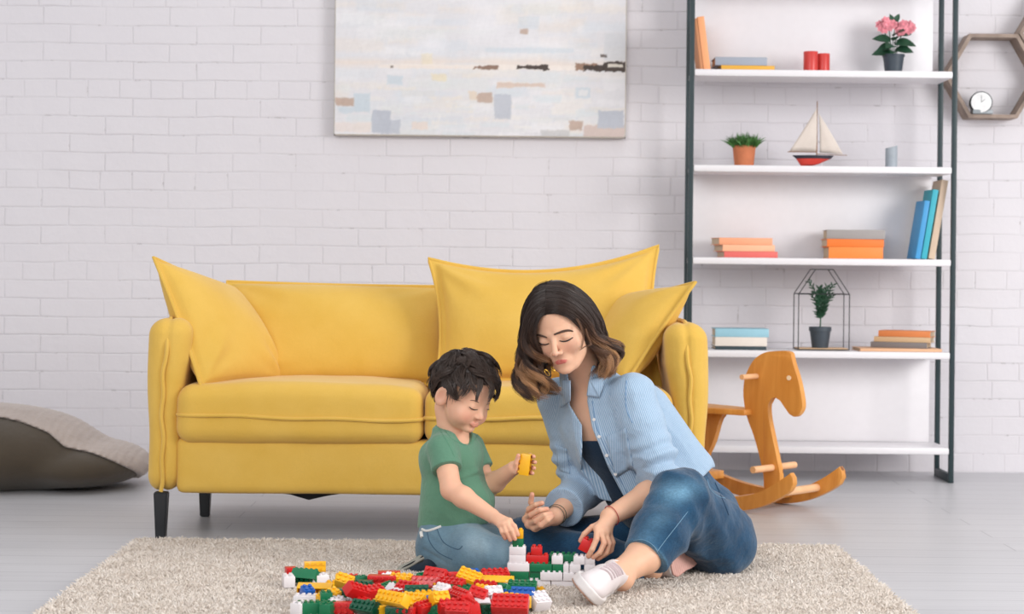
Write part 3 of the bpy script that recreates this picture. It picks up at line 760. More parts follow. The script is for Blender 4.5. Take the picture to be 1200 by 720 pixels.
# ------------------------------------------------------------ painting
pa, pb = W(392, 157, 7.70), W(732, 160, 7.70)
pt = empty('painting', (pa.x, 7.72, pa.z), 0, 'wide abstract landscape painting in pale grey and cream hanging above the sofa', 'painting')
Wd = pb.x - pa.x; PH = 0.78
b = MB(); b.box((0, -0.018, 0), (Wd, 0.018, PH), 0.003); cvs = b.build('canvas', fabric('raw_canvas', srgb(222, 216, 210), weave=900), pt)
def paint():
    nx, ny = 420, 280; rs = np.random.RandomState(21)
    X, Y = np.meshgrid(np.linspace(0, 340, nx), np.linspace(157, 157 - 340 * PH / Wd, ny), indexing='ij')     # px across, px of height (0 = photo top)
    P3 = np.stack([X, Y, 0 * X], -1).reshape(-1, 3).astype(np.float32)
    n1 = wav(P3, 1, 0.05, 7).reshape(X.shape); n2 = wav(P3 * A_((0.4, 1, 1)), 2, 0.3, 7).reshape(X.shape); n3 = wav(P3, 3, 0.9, 7).reshape(X.shape)
    col = np.zeros(X.shape + (3,)) + np.array([221, 219, 222.0])
    def lay(mask, c, a=1.0):
        m = np.clip(mask, 0, 1)[..., None] * a; col[:] = col * (1 - m) + np.array(c, float) * m
    def rect(x0, x1, y0, y1, c, a=0.8, s=2.0, rag=1.6):
        d = np.minimum(np.minimum(X - x0, x1 - X), np.minimum(Y - y0, y1 - Y)) + rag * (n3 + n2); lay(d / s + 0.5, c, a * 1.0)
    for k in range(190):       # broad pale brush strokes
        x0 = rs.uniform(-30, 320); y0 = rs.uniform(-60, 155); w_ = rs.uniform(20, 90); h_ = rs.uniform(3, 16)
        c = [(228, 226, 228), (214, 217, 222), (230, 222, 214), (206, 212, 220), (233, 231, 233), (226, 216, 208), (218, 220, 218)][rs.randint(7)]
        rect(x0, x0 + w_, y0, y0 + h_, c, 0.45, 5, 3)
    for (x, y, r) in ((170, 30, 45), (210, 45, 38), (110, 50, 30), (260, 50, 30), (175, 8, 30)): lay(1 - np.hypot((X - x) / r, (Y - y) / (r * 0.5)) + 0.4 * n2, (232, 230, 234), 0.75)
    lay(1 - np.abs(Y - 72 + 3 * n1) / 8 + 0.5 * n2, (230, 216, 206), 0.8)
    for k in range(60):
        x0 = rs.uniform(0, 320); y0 = rs.uniform(84, 155); w_ = rs.uniform(14, 50); h_ = rs.uniform(2, 7)
        rect(x0, x0 + w_, y0, y0 + h_, [(212, 218, 222), (228, 220, 210), (222, 222, 222), (230, 226, 222), (216, 214, 212)][rs.randint(5)], 0.55, 2.5, 2)
    z = lambda a, b_, c, d: (a / 2.4 - 12, b_ / 2.4 - 12, c / 2.4, d / 2.4)
    BRW, GRY, BLU, YEW, DRK = (188, 164, 150), (184, 188, 198), (198, 208, 216), (230, 216, 184), (62, 50, 44)
    for q, c, a in ((z(545, 570, 74, 92), BRW, 0.9), (z(485, 620, 228, 240), (212, 190, 176), 0.9), (z(405, 430, 252, 276), (222, 204, 184), 0.8), (z(430, 470, 257, 283), BRW, 0.9), (z(478, 524, 262, 330), GRY, 0.8),
                    (z(690, 726, 336, 360), BRW, 0.9), (z(728, 846, 345, 383), (206, 186, 178), 0.85), (z(770, 842, 303, 350), GRY, 0.95), (z(785, 846, 85, 165), (208, 210, 214), 0.6), (z(608, 690, 360, 383), (198, 196, 196), 0.85),
                    (z(135, 188, 308, 372), GRY, 0.95), (z(160, 215, 335, 376), GRY, 0.8), (z(82, 128, 262, 316), BLU, 0.9), (z(30, 82, 275, 298), BRW, 0.95), (z(36, 84, 300, 318), BLU, 0.8), (z(300, 342, 205, 225), YEW, 0.7),
                    (z(270, 302, 150, 182), YEW, 0.5), (z(245, 290, 340, 362), (226, 210, 200), 0.8), (z(176, 218, 212, 236), BLU, 0.8), (z(707, 748, 240, 268), BLU, 0.8), (z(714, 741, 246, 262), (226, 224, 224), 0.8),
                    (z(30, 130, 345, 372), (230, 212, 202), 0.5), (z(540, 600, 40, 76), BLU, 0.4), (z(450, 700, 130, 142), BLU, 0.5), (z(160, 420, 184, 188), (206, 180, 160), 0.5)): rect(*q, c, a)
    rect(*z(150, 845, 178, 190), (236, 226, 218), 0.8, 1.5, 1.0)
    for q, c in ((z(418, 486, 180, 190), (136, 108, 92)), (z(540, 628, 178, 188), DRK), (z(705, 765, 171, 190), (150, 118, 98)), (z(728, 786, 176, 192), DRK), (z(782, 847, 165, 192), DRK)): rect(*q, c, 0.95, 1.0, 2.0)
    rect(*z(796, 838, 172, 181), (224, 216, 204), 0.95, 1.0, 0.8); rect(*z(775, 792, 146, 154), DRK, 0.7, 1, 1.2); rect(*z(184, 192, 183, 189), DRK, 0.6, 1, 0.5)
    col += (n3 * 2.5 + n2 * 2.5)[..., None]
    c = np.clip(col / 255, 0, 1); lin = np.where(c <= 0.04045, c / 12.92, ((c + 0.055) / 1.055) ** 2.4)
    V = np.stack([X / 340 * Wd, np.full(X.shape, -0.0192) - 0.0006 * n3, (157 - Y) / 340 * Wd], -1).reshape(-1, 3)
    I = np.arange(nx * ny).reshape(nx, ny); F = np.stack([I[:-1, :-1], I[1:, :-1], I[1:, 1:], I[:-1, 1:]], -1).reshape(-1, 4)
    me = np_mesh('paint_layer', V, F); set_col(me, 'paint', lin.reshape(-1, 3))
    t = NT('oil_paint'); a_ = t.attr('paint'); m = t.set(color=a_.outputs['Color'], rough=0.6, normal=t.bump(t.noise(t.coord((1, 1, 3)), 60, 4), 0.25, 0.002))
    link('paint_layer', me, m, cvs)
paint()
b = MB()
for lo, hi in (((-0.004, -0.014, -0.004), (0.001, 0.022, 0.784)), ((Wd - 0.001, -0.014, -0.004), (Wd + 0.004, 0.022, 0.784)), ((-0.004, -0.014, -0.004), (Wd + 0.004, 0.022, 0.001))): b.box(lo, hi)
b.build('frame', flat('pale_wood_strip', srgb(206, 198, 186), 0.6), pt, sm=False)

# ------------------------------------------------------------ rocking horse
def m_pine():
    t = NT('golden_pine'); v = t.coord((1, 6, 1)); g = t.noise(t.coord((9, 9, 1.3)), 2.2, 5, 0.6, 1.2)
    c = t.ramp(g, [(0.25, srgb(204, 132, 56)), (0.6, srgb(222, 154, 74)), (0.85, srgb(232, 170, 92))])
    kn = t.n('ShaderNodeTexVoronoi'); kn.inputs['Scale'].default_value = 6.5; t.l(t.coord(), kn.inputs['Vector'])
    c = t.mix(t.math('LESS_THAN', kn.outputs['Distance'], 0.06), c, srgb(140, 84, 40))
    return t.set(color=c, rough=0.42, normal=t.bump(g, 0.08, 0.003))
PINE = m_pine(); DOW = flat('pale_dowel_wood', srgb(236, 186, 140), 0.5, 0.05)
th = math.radians(43); HY = 6.55; hs_ = FPX / HY; ct = math.cos(th)
org = W(895, 0, HY); horse = empty('rocking_horse', (org.x, HY, 0), -th, 'golden wooden rocking horse on two curved rockers beside the sofa', 'toy horse')
def HP(px, py):   # photo pixel -> local x,z of the board in the horse's own plane (foreshortening undone, depth change included)
    x = 0.0
    for _ in range(6):
        d = HY - x * math.sin(th); w = W(px, py, d); x = (w.x - org.x) / ct
    return (x, w.z)
body = [(905, 412), (927, 412.5), (931, 425), (938, 448), (942, 470), (941.5, 480), (936, 488), (929, 487), (922, 478), (914, 467), (907, 465.5), (902.5, 474), (903, 490), (908, 515), (913, 540), (916, 556), (914, 574), (899, 578), (897, 558), (893, 538), (886, 512), (878, 490), (874, 470), (873.5, 455), (876, 440), (884, 424), (893, 416)]
ol = [(p.x, p.y) for p in [Vector((*HP(*q), 0)) for q in body]]
ol3 = [(p.x, p.y) for p in spline([(x, z, 0) for x, z in ol], 4, True)]
b = MB(); b.prism(ol3, 0.024, bev=0.003); b.build('body_board', PINE, horse)
e = HP(927, 443); b = MB(); b.tube([(e[0], -0.0150, e[1]), (e[0], -0.0115, e[1])], 0.0085, 16); b.build('eye', flat('cream_inlay', srgb(244, 220, 190), 0.5), horse)
e = HP(889, 441); b = MB(); b.tube([(e[0], -0.10, e[1]), (e[0], 0.10, e[1])], 0.0095, 14); b.build('handle', DOW, horse)
e = HP(907, 548); b = MB(); b.tube([(e[0], -0.125, e[1]), (e[0], 0.125, e[1])], 0.012, 14); b.build('footrest', DOW, horse)
# seat board and rear support, reaching behind the sofa arm
s1 = HP(884, 484); b = MB(); b.box((-0.36, -0.11, s1[1] - 0.008), (s1[0] - 0.004, 0.11, s1[1] + 0.012), 0.005)
for v in b.bm.verts:
    tt = max(0, (v.co.x + 0.20) / 0.18); v.co.y *= 1 - 0.55 * min(1, tt) ; 
b.build('seat', PINE, horse)
rear = [(-0.36, 0.36), (-0.16, 0.36), (-0.165, 0.30), (-0.19, 0.22), (-0.225, 0.15), (-0.235, 0.085), (-0.30, 0.085), (-0.31, 0.2), (-0.34, 0.3)]
rear = [(x, min(z, s1[1] - 0.008)) for x, z in rear]
b = MB(); b.prism([(p.x, p.y) for p in spline([(x, z, 0) for x, z in rear], 3, True)], 0.024, bev=0.003); b.build('rear_board', PINE, horse)
def rk(zc, r):
    pass
for sy in (-1, 1):
    up, dn = [], []
    for k in range(29):
        x = -0.46 + 0.70 * k / 28; u = (x + 0.02) / 0.26 if x > -0.02 else (x + 0.02) / 0.44
        zb_ = 0.002 + 0.088 * u * u; tk = 0.048 + 0.014 * u * u
        dn.append((x, zb_)); up.append((x, zb_ + tk))
    end = [(up[-1][0] + 0.012, (up[-1][1] * 0.75 + dn[-1][1] * 0.25)), (up[-1][0] + 0.014, (up[-1][1] * 0.4 + dn[-1][1] * 0.6))]
    b = MB(); b.prism(dn + end[::-1] + up[::-1], 0.026, M=Matrix.Translation((0.0, sy * 0.148, 0)), bev=0.003); b.build('rocker', PINE, horse)
for x, z_ in ((0.150, 0.072), (-0.34, 0.085)):
    b = MB(); b.tube([(x, -0.147, z_), (x, 0.147, z_)], 0.014, 14); b.build('crossbar', DOW, horse)
b = MB(); b.box((-0.01, -0.136, 0.030), (0.05, 0.136, 0.050), 0.004); b.box((-0.30, -0.136, 0.07), (-0.25, 0.136, 0.10), 0.004); b.build('crosspiece', PINE, horse)
# ------------------------------------------------------------ rug with a shaggy pile
def m_pile():
    t = NT('cream_shag'); a = t.attr('tone'); v = t.coord()
    c = t.ramp(a.outputs['Fac'], [(0.0, srgb(204, 190, 177)), (0.35, srgb(227, 214, 202)), (0.8, srgb(240, 230, 220)), (1.0, srgb(246, 238, 231))])
    t.set(color=c, rough=0.95, spec=0.1, sheen=0.1); return t.m
rugc = Vector((-0.05, 4.90, 0))
rug = empty('rug', rugc, 0, 'cream shaggy rug on the grey plank floor in front of the sofa', 'rug')
RX0, RX1, RY0, RY1 = -1.095, 0.965, 4.10, 5.545
b = MB(); b.box((RX0 + 0.01, RY0, 0.001), (RX1 - 0.01, RY1 - 0.01, 0.012), 0.004)
b.build('backing', fabric('rug_backing', srgb(196, 186, 176), weave=200), rug, world=True)
def build_pile():
    rs = np.random.RandomState(5); n = 230000
    # pile where the camera can see it, denser near the lens
    x = rs.uniform(RX0, RX1, n); y = RY1 - (RY1 - RY0) * rs.rand(n)
    edge = 0.012 * np.sin(x * 31) + 0.008 * np.sin(x * 77 + 1)
    clump = 0.5 + 0.5 * np.sin(x * 53 + 3 * np.sin(y * 41)) * np.sin(y * 61 + 3 * np.sin(x * 37))
    cl2 = 0.5 + 0.5 * np.sin(x * 17 + 2 * np.sin(y * 13)) * np.sin(y * 23 + 2 * np.sin(x * 11))
    L = 0.015 + 0.007 * rs.rand(n) + 0.005 * clump
    ang = 6.28 * (cl2 + 0.8 * rs.rand(n)) + 2.5 * clump; lean = rs.uniform(0.1, 0.9, n)
    d = np.stack([np.cos(ang) * lean, np.sin(ang) * lean, np.ones(n)], 1); d /= np.linalg.norm(d, axis=1)[:, None]
    p0 = np.stack([x, y, np.full(n, 0.006)], 1); side = np.cross(d, rs.normal(size=(n, 3))); side /= np.linalg.norm(side, axis=1)[:, None]; s2 = np.cross(d, side)
    w = (0.0016 + 0.0008 * rs.rand(n))[:, None]
    mid = p0 + d * (L * 0.55)[:, None]; tip = p0 + d * L[:, None] + np.stack([np.cos(ang), np.sin(ang), -0.8 + 0 * ang], 1) * 0.005
    rows = []
    for (c, k) in ((p0, 1.0), (mid, 1.15), (tip, 0.5)):
        for q in range(3):
            a = q * 2.094; rows.append(c + side * w * k * math.cos(a) + s2 * w * k * math.sin(a))
    V = np.stack(rows, 1).reshape(-1, 3); base = np.arange(n)[:, None] * 9
    F = []
    for r in (0, 3):
        for q in range(3): F.append(base + np.array([r + q, r + (q + 1) % 3, r + 3 + (q + 1) % 3, r + 3 + q]))
    F.append(base + np.array([6, 7, 8, 8])[None]) if False else None
    F = np.concatenate([f for f in F if f is not None])
    V[:, 2] = np.maximum(V[:, 2], 0.002)
    me = np_mesh('pile', V, F)
    tone = np.repeat(np.clip(0.25 + 0.4 * rs.rand(n) + 0.35 * clump, 0, 1), 9); set_attr(me, 'tone', tone)
    o = link('pile', me, m_pile(), rug, True); o['kind'] = 'stuff'
build_pile()

# ------------------------------------------------------------ toy bricks
PT, BH = 0.0142, 0.0207
def plastic(name, c):
    t = NT(name); v = t.coord(); n = t.noise(v, 120, 2)
    t.set(color=c, rough=0.28, normal=t.bump(n, 0.03, 0.001), spec=0.5, sss=0.0); return t.m
BC = {'r': plastic('red_plastic', srgb(206, 34, 34)), 'y': plastic('yellow_plastic', srgb(244, 182, 28)), 'g': plastic('green_plastic', srgb(16, 112, 72)),
      'w': plastic('white_plastic', srgb(232, 226, 228)), 'b': plastic('blue_plastic', srgb(30, 92, 176)), 'd': plastic('dark_green_plastic', srgb(14, 82, 58))}
CN = {'r': 'red', 'y': 'yellow', 'g': 'green', 'w': 'white', 'b': 'blue', 'd': 'dark green'}
_bm = {}
def brick_meshes(nx, ny, h):
    k = (nx, ny, h)
    if k in _bm: return _bm[k]
    L, Wd, H = nx * PT - 0.0004, ny * PT - 0.0004, BH * h - 0.0003; t = 0.0022
    b = MB(); b.box((-L / 2, -Wd / 2, 0), (L / 2, Wd / 2, H), 0.0007, seg=2)
    # hollow underside: push an inner box in from below
    bm = b.bm
    fs = [f for f in bm.faces if f.calc_center_median().z < 1e-5 and abs(f.normal.z) > 0.9]
    if fs:
        r = bmesh.ops.inset_region(bm, faces=fs, thickness=t); e = bmesh.ops.extrude_discrete_faces(bm, faces=fs)
        vs = {v for f in e['faces'] for v in f.verts}
        for v in vs: v.co.z = H - t
    for i in range(nx - 1 if nx > 1 else 0):
        if ny > 1: b.lathe([(0.0045, 0.0), (0.0045, H - t), (0.0032, H - t), (0.0032, 0.0), (0.0045, 0.0)], ((i - (nx - 2) / 2) * PT, 0, 0), 10)
    bmesh.ops.recalc_face_normals(bm, faces=bm.faces[:])
    body = bpy.data.meshes.new('body'); bm.to_mesh(body); bm.free(); smooth(body); body.set_sharp_from_angle(angle=0.5)
    b = MB()
    for i in range(nx):
        for j in range(ny):
            b.lathe([(0.0044, H - 0.0004), (0.0044, H + 0.0038), (0.0040, H + 0.0043), (0, H + 0.0043)], ((i - (nx - 1) / 2) * PT, (j - (ny - 1) / 2) * PT, 0), 14)
    bmesh.ops.recalc_face_normals(b.bm, faces=b.bm.faces[:]); st = bpy.data.meshes.new('studs'); b.bm.to_mesh(st); b.bm.free(); smooth(st); st.set_sharp_from_angle(angle=0.5)
    _bm[k] = (body, st); return _bm[k]
_bo = {}
def brick(col, nx, ny, M, label, group, h=1):
    """one toy brick; M = world matrix of the middle of its underside"""
    k = (col, nx, ny, h)
    if k not in _bo:
        a, s = brick_meshes(nx, ny, h); a2, s2 = a.copy(), s.copy()
        a2.materials.append(BC[col]); s2.materials.append(BC[col]); _bo[k] = (a2, s2)
    a, s = _bo[k]
    t = empty('toy_brick', (0, 0, 0), 0, label, 'toy brick', group); t.matrix_basis = M
    for nm, me in (('body', a), ('studs', s)):
        o = bpy.data.objects.new(nm, me); COL.objects.link(o); o.parent = t
    return t
# the wall the two are building; base line rests on the pile
SD = 4.80; SA = math.radians(-4)
so = W(592.5, 695, SD); SZ = 0.0265
def SM(px, lv, row, nx, ny):
    """column px (left edge in the photo), level, row (0 = nearest), size"""
    x = (W(px, 650, SD).x - so.x) + nx * PT / 2
    M = Matrix.Translation((so.x, SD, SZ - 0.013)) @ Matrix.Rotation(SA, 4, 'Z') @ Matrix.Translation((x, row * PT + ny * PT / 2, lv * BH))
    return M
G1 = 'bricks of the small wall'
def sb(col, px, lv, row, nx, ny, lab, h=1): brick(col, nx, ny, SM(px, lv, row, nx, ny), lab, G1, h)
sb('w', 593, 0, 0.6, 4, 2, 'white brick at the foot of the brick wall under the green brick')
sb('w', 619.5, 0, 0, 4, 2, 'white brick in the lowest course of the brick wall, nearest its middle')
sb('w', 646.5, 0, 0, 4, 2, 'white brick in the lowest course of the brick wall, beside the shoe')
sb('g', 594, 1, 0, 4, 2, 'green brick under the white brick at the boy\'s end of the brick wall')
sb('g', 620.5, 1, 0.5, 2, 2, 'short green brick in the second course of the brick wall')
sb('w', 633.5, 1, -0.3, 4, 2, 'white brick in the second course, in the middle of the brick wall')
sb('w', 660.2, 1, -0.3, 2, 2, 'short white brick in the second course, just left of the shoe toe')
sb('w', 594.5, 2, 0, 4, 2, 'white brick under the white tower with the yellow brick on top')
sb('g', 621, 2, 0, 4, 2, 'long green brick in the third course of the brick wall, below the red bricks')
sb('g', 647.5, 2, 0, 2, 2, 'green brick under the small white brick in the brick wall')
sb('w', 660.3, 2, -0.1, 1, 2, 'tiny white brick at the shoe end of the third course')
sb('w', 596.5, 3, 0.2, 3, 2, 'white brick, lower half of the white tower in the brick wall')
sb('w', 596.5, 4, 0.2, 3, 2, 'white brick, upper half of the white tower under the green brick')
sb('g', 600.0, 5, 0.4, 2, 2, 'small green brick directly under the yellow brick on the white tower')
sb('y', 599.5, 6, 0.4, 2, 2, 'yellow brick on the tower top, under the boy\'s fingers')
sb('r', 616.5, 3, 0.3, 4, 2, 'wide red brick set beside the white tower, under the small red one')
sb('r', 622.0, 4, 0.3, 2, 2, 'small red brick on the wide red one, topmost of the red pair')
sb('w', 646.5, 3, 0, 2, 2, 'small white brick standing on the green course of the brick wall')
sb('g', 643, 2, 2.0, 5, 2, 'green brick in the back row, lower one, behind the small white brick')
sb('g', 643, 3, 2.0, 5, 2, 'green brick in the back row, upper one, behind the small white brick')
sb('g', 617, 2, 2.2, 4, 2, 'green brick in the back row behind the red bricks')
sb('g', 657, 1, 2.0, 4, 2, 'green brick in the back row, lowest, near the woman\'s hand')
sb('w', 667.5, 2, -0.1, 2, 2, 'white brick, lower one of the pair by the woman\'s hand')
sb('w', 672.0, 3, 0.0, 2, 2, 'white brick directly under the red brick the woman is placing')
sb('w', 684.5, 2, 0.4, 2, 2, 'white brick at the end of the brick wall behind the shoe')
sb('w', 684.0, 3, 0.4, 2, 2, 'white brick on top at the end of the brick wall behind the shoe')
sb('w', 672.5, 1, 0.2, 4, 2, 'long white brick in the second course hidden partly by the shoe')
sb('w', 673, 0, 0.2, 4, 2, 'long white brick in the lowest course hidden partly by the shoe')

# the loose heap: colour, column, row of its lower middle, level above the rug, size, turn, tilt about x, roll about its length, studs shown
G2 = 'loose toy bricks heaped on the rug'
HEAP = [
 # back fringe
 ('y', 369, 668, 0.000, 4, 2, 8, 82, 0), ('r', 341, 674, 0, 2, 2, 20, 90, 0), ('w', 338, 684, 0, 2, 3, 15, 0, 0), ('g', 358, 681, 0.004, 5, 2, -22, -40, 0), ('w', 374, 683, 0, 3, 2, 30, 0, 0),
 ('y', 369, 697, 0.000, 6, 2, -3, -70, 0), ('b', 360, 700, 0.006, 2, 2, 30, 20, 0), ('y', 392, 692, 0.0, 3, 2, 10, 0, 0), ('y', 404, 690, 0.010, 3, 2, -25, 40, 20), ('w', 362, 708, 0, 5, 2, -6, 0, 0),
 ('d', 404, 700, 0.004, 4, 2, 2, 90, 0), ('d', 423, 690, 0.004, 4, 2, -5, 90, 0), ('g', 365, 716, 0, 5, 2, 12, 0, 0), ('g', 382, 704, 0.014, 2, 2, 12, 0, 0), ('w', 393, 711, 0, 3, 2, 40, 0, 0),
 ('r', 417, 703, 0.006, 4, 2, 30, 35, 25), ('r', 448, 684, 0.012, 5, 2, -14, 90, 10), ('r', 436, 700, 0.006, 4, 2, 40, 20, 0), ('y', 470, 686, 0.008, 4, 2, -14, 20, 0), ('y', 461, 708, 0.022, 6, 2, -42, 58, 0),
 ('r', 478, 696, 0.008, 4, 2, -35, 30, 0), ('r', 409, 716, 0.0, 6, 2, 0, 88, 0), ('g', 433, 716, 0, 3, 2, 80, 0, 0), ('y', 447, 714, 0.0, 3, 2, 30, 0, 0), ('y', 483, 689, 0.004, 4, 2, -10, 10, 0),
 ('d', 488, 700, 0.008, 4, 2, 8, 60, 0), ('g', 494, 704, 0.0, 5, 2, -6, 0, 0), ('y', 485, 710, 0.0, 4, 2, -30, 30, 0), ('w', 495, 714, 0.004, 3, 2, 5, 90, 0), ('g', 510, 718, 0.0, 3, 2, -8, 90, 0),
 ('r', 503, 688, 0.008, 6, 2, -4, 70, 0), ('r', 511, 680, 0.012, 4, 2, -30, 60, 10), ('r', 533, 681, 0.008, 5, 2, 8, 80, 0), ('r', 529, 691, 0.008, 5, 2, -30, 20, 0), ('y', 500, 704, 0.006, 4, 2, 10, 0, 0),
 ('y', 549, 689, 0.006, 4, 3, -20, 25, 20), ('b', 555, 681, 0, 2, 2, 20, 30, 0), ('r', 580, 680, 0.000, 5, 2, 14, 20, 0), ('w', 566, 684, 0.0, 3, 2, -24, 0, 0), ('y', 582, 689, 0.004, 6, 2, -8, 0, 0),
 ('r', 569, 692, 0.012, 4, 1, -22, 10, 0), ('r', 540, 705, 0.010, 6, 2, -64, 30, 0), ('r', 550, 716, 0.010, 6, 2, -72, 10, 0), ('y', 515, 708, 0.010, 3, 2, 30, 55, 0), ('w', 519, 699, 0.014, 3, 2, -50, 30, 0),
 ('r', 560, 706, 0.006, 3, 2, -28, 40, 20), ('y', 567, 700, 0.002, 4, 2, -40, 20, 0), ('w', 578, 702, 0.006, 3, 2, 18, 40, 0), ('g', 591, 698, 0.006, 2, 2, -40, 60, 0), ('g', 612, 694, 0.006, 5, 2, -8, 18, 0),
 ('y', 624, 699, 0.0, 4, 2, -20, 0, 0), ('b', 613, 703, 0.006, 4, 2, -10, 50, 0), ('y', 604, 708, 0.002, 5, 2, -30, 0, 0), ('r', 598, 717, 0.006, 6, 3, -8, 40, 0), ('w', 632, 712, 0.000, 3, 3, 30, 30, 0),
 ('r', 527, 717, 0.004, 4, 2, 25, 30, 0), ('r', 537, 721, 0.006, 4, 2, -10, 45, 0), ('w', 560, 716, 0.0, 4, 2, 10, 0, 0), ('d', 450, 718, 0.0, 3, 2, 40, 60, 0), ('y', 475, 718, 0.0, 4, 2, 30, 30, 0),
 ('r', 468, 700, 0.0, 4, 2, 60, 0, 0), ('b', 590, 704, 0.0, 3, 2, 50, 0, 0), ('g', 455, 694, 0.0, 4, 2, 70, 0, 0), ('y', 520, 692, 0.0, 4, 2, 50, 0, 0), ('g', 540, 697, 0.0, 4, 2, 20, 0, 0), ('r', 496, 719, 0.0, 4, 2, 60, 20, 0),
 ('g', 385, 717, 0.0, 3, 2, 70, 0, 0), ('r', 425, 712, 0.0, 4, 2, -60, 0, 0), ('w', 585, 712, 0.0, 3, 2, 80, 0, 0), ('y', 400, 682, 0.0, 2, 2, 0, 0, 0), ('w', 352, 716, 0.0, 3, 2, 60, 0, 0),
 ('w', 601, 692, 0.0, 3, 2, -15, 0, 0), ('r', 456, 679, 0.0, 4, 2, 5, 0, 0),
]
_h = random.Random(77)
HEAP = [(c, px, py, z, nx, ny, tz, (tx if (i % 3 or tx or px < 400) else (90, -65, 180)[(i // 3) % 3]), ty) for i, (c, px, py, z, nx, ny, tz, tx, ty) in enumerate(HEAP)]
HEAP = [(c, px, py, z + (0.010 if py < 712 and 400 < px < 615 else 0.0), *r) for (c, px, py, z, *r) in HEAP]
for _k in range(52):          # the lower layer showing between the others
    _a, _r = _h.uniform(0, 2 * PI), _h.random() ** 0.5
    _x, _y = 497 + 128 * _r * math.cos(_a), 704 + 19 * _r * math.sin(_a)
    HEAP.append((_h.choice('rrrryyyygggwwbd'), round(_x), round(_y), 0.0, _h.choice((2, 3, 4, 4, 4, 5)), 2, _h.uniform(-80, 80), _h.choice((0, 20, 50, 90, -90, -40, 90, 180)), _h.choice((0, 0, 15, -15))))
def place_heap():
    nbr = []
    for i, (c, px, py, z, nx, ny, tz, tx, ty) in enumerate(HEAP):
        p = WG(px, py, 0.030 + z)
        R = Matrix.Rotation(math.radians(tz), 4, 'Z') @ Matrix.Rotation(math.radians(tx), 4, 'X') @ Matrix.Rotation(math.radians(ty), 4, 'Y')
        # lowest corner of the turned brick sits at the wanted height
        lowest = min((R @ Vector((sx * nx * PT / 2, sy * ny * PT / 2, sz * BH))).z for sx in (-1, 1) for sy in (-1, 1) for sz in (0, 1.35))
        cen = R @ Vector((0, 0, BH * 0.67))
        M = Matrix.Translation(Vector((p.x - cen.x, p.y - cen.y, 0.022 + z - lowest))) @ R
        nbr.append((c, px, py, nx, ny, M, abs(tx) > 30 or abs(ty) > 15))
    return nbr
HB = place_heap()
def heap_label(i):
    c, px, py, nx, ny, M, tilted = HB[i]
    size = {1: 'narrow', 2: 'small', 3: 'short', 4: '', 5: 'long', 6: 'very long'}[nx]
    best = sorted((j for j in range(len(HB)) if j != i and HB[j][0] != c), key=lambda j: (HB[j][1] - px) ** 2 + 4 * (HB[j][2] - py) ** 2)
    side = 'sneaker end' if px > 560 else 'middle' if px > 450 else 'far end'
    rowd = 'front' if py > 706 else 'back' if py < 690 else 'centre'
    a = ' '.join(x for x in (size, CN[c]) if x)
    return f'{a} brick {"tipped" if tilted else "flat"} in heap, {rowd}, {side}, by a {CN[HB[best[0]][0]]} one', (px, py)
labs = {}
for i in range(len(HB)):
    l, _ = heap_label(i); labs.setdefault(l, []).append(i)
ORD = ['first', 'second', 'third', 'fourth', 'fifth', 'sixth', 'seventh', 'eighth', 'ninth', 'tenth', 'eleventh', 'twelfth']
for l, ids in labs.items():
    ids.sort(key=lambda i: HB[i][1])
    for n_, i in enumerate(ids):
        c, px, py, nx, ny, M, tl = HB[i]
        lab = l if len(ids) == 1 else l.replace('in heap', f'in heap ({ORD[n_]} from left)')
        brick(c, nx, ny, M, lab, G2, 1.35)
# ------------------------------------------------------------ people
def rotm(y, p, r):
    y, p, r = math.radians(y), math.radians(p), math.radians(r)
    F = np.array([-math.sin(y) * math.cos(p), -math.cos(y) * math.cos(p), -math.sin(p)])
    X = np.cross(F, [0, 0, 1]); X /= np.linalg.norm(X); Z = np.cross(X, F)
    return np.stack([X * math.cos(r) + Z * math.sin(r), F, -X * math.sin(r) + Z * math.cos(r)], 1).astype(np.float32)
def pix(P):
    a = P[:, 0] * FPX / P[:, 1]; b = (CAMH - P[:, 2]) * FPX / P[:, 1]
    dy = (b + ROLL * a) / (1 + ROLL * ROLL); dx = a - ROLL * dy
    return 600 + dx, HOR + dy
def trace(f, pts, d0=4.2, d1=5.7, off=0.0):
    """points where the sight lines through photo positions meet the surface f=0"""
    out = []
    dirs = np.array([W(x, y, 1.0) - Vector((0, 0, CAMH)) for x, y in pts], np.float32)
    o = A_((0, 0, CAMH)); d = np.full(len(pts), d0, np.float32)
    for _ in range(140):
        v = f(o + dirs * d[:, None]) - off; d = np.where(d < d1, d + np.clip(v * 0.7, -0.01, 0.05), d)
    return [Vector(map(float, o + dirs[i] * d[i])) for i in range(len(pts))]

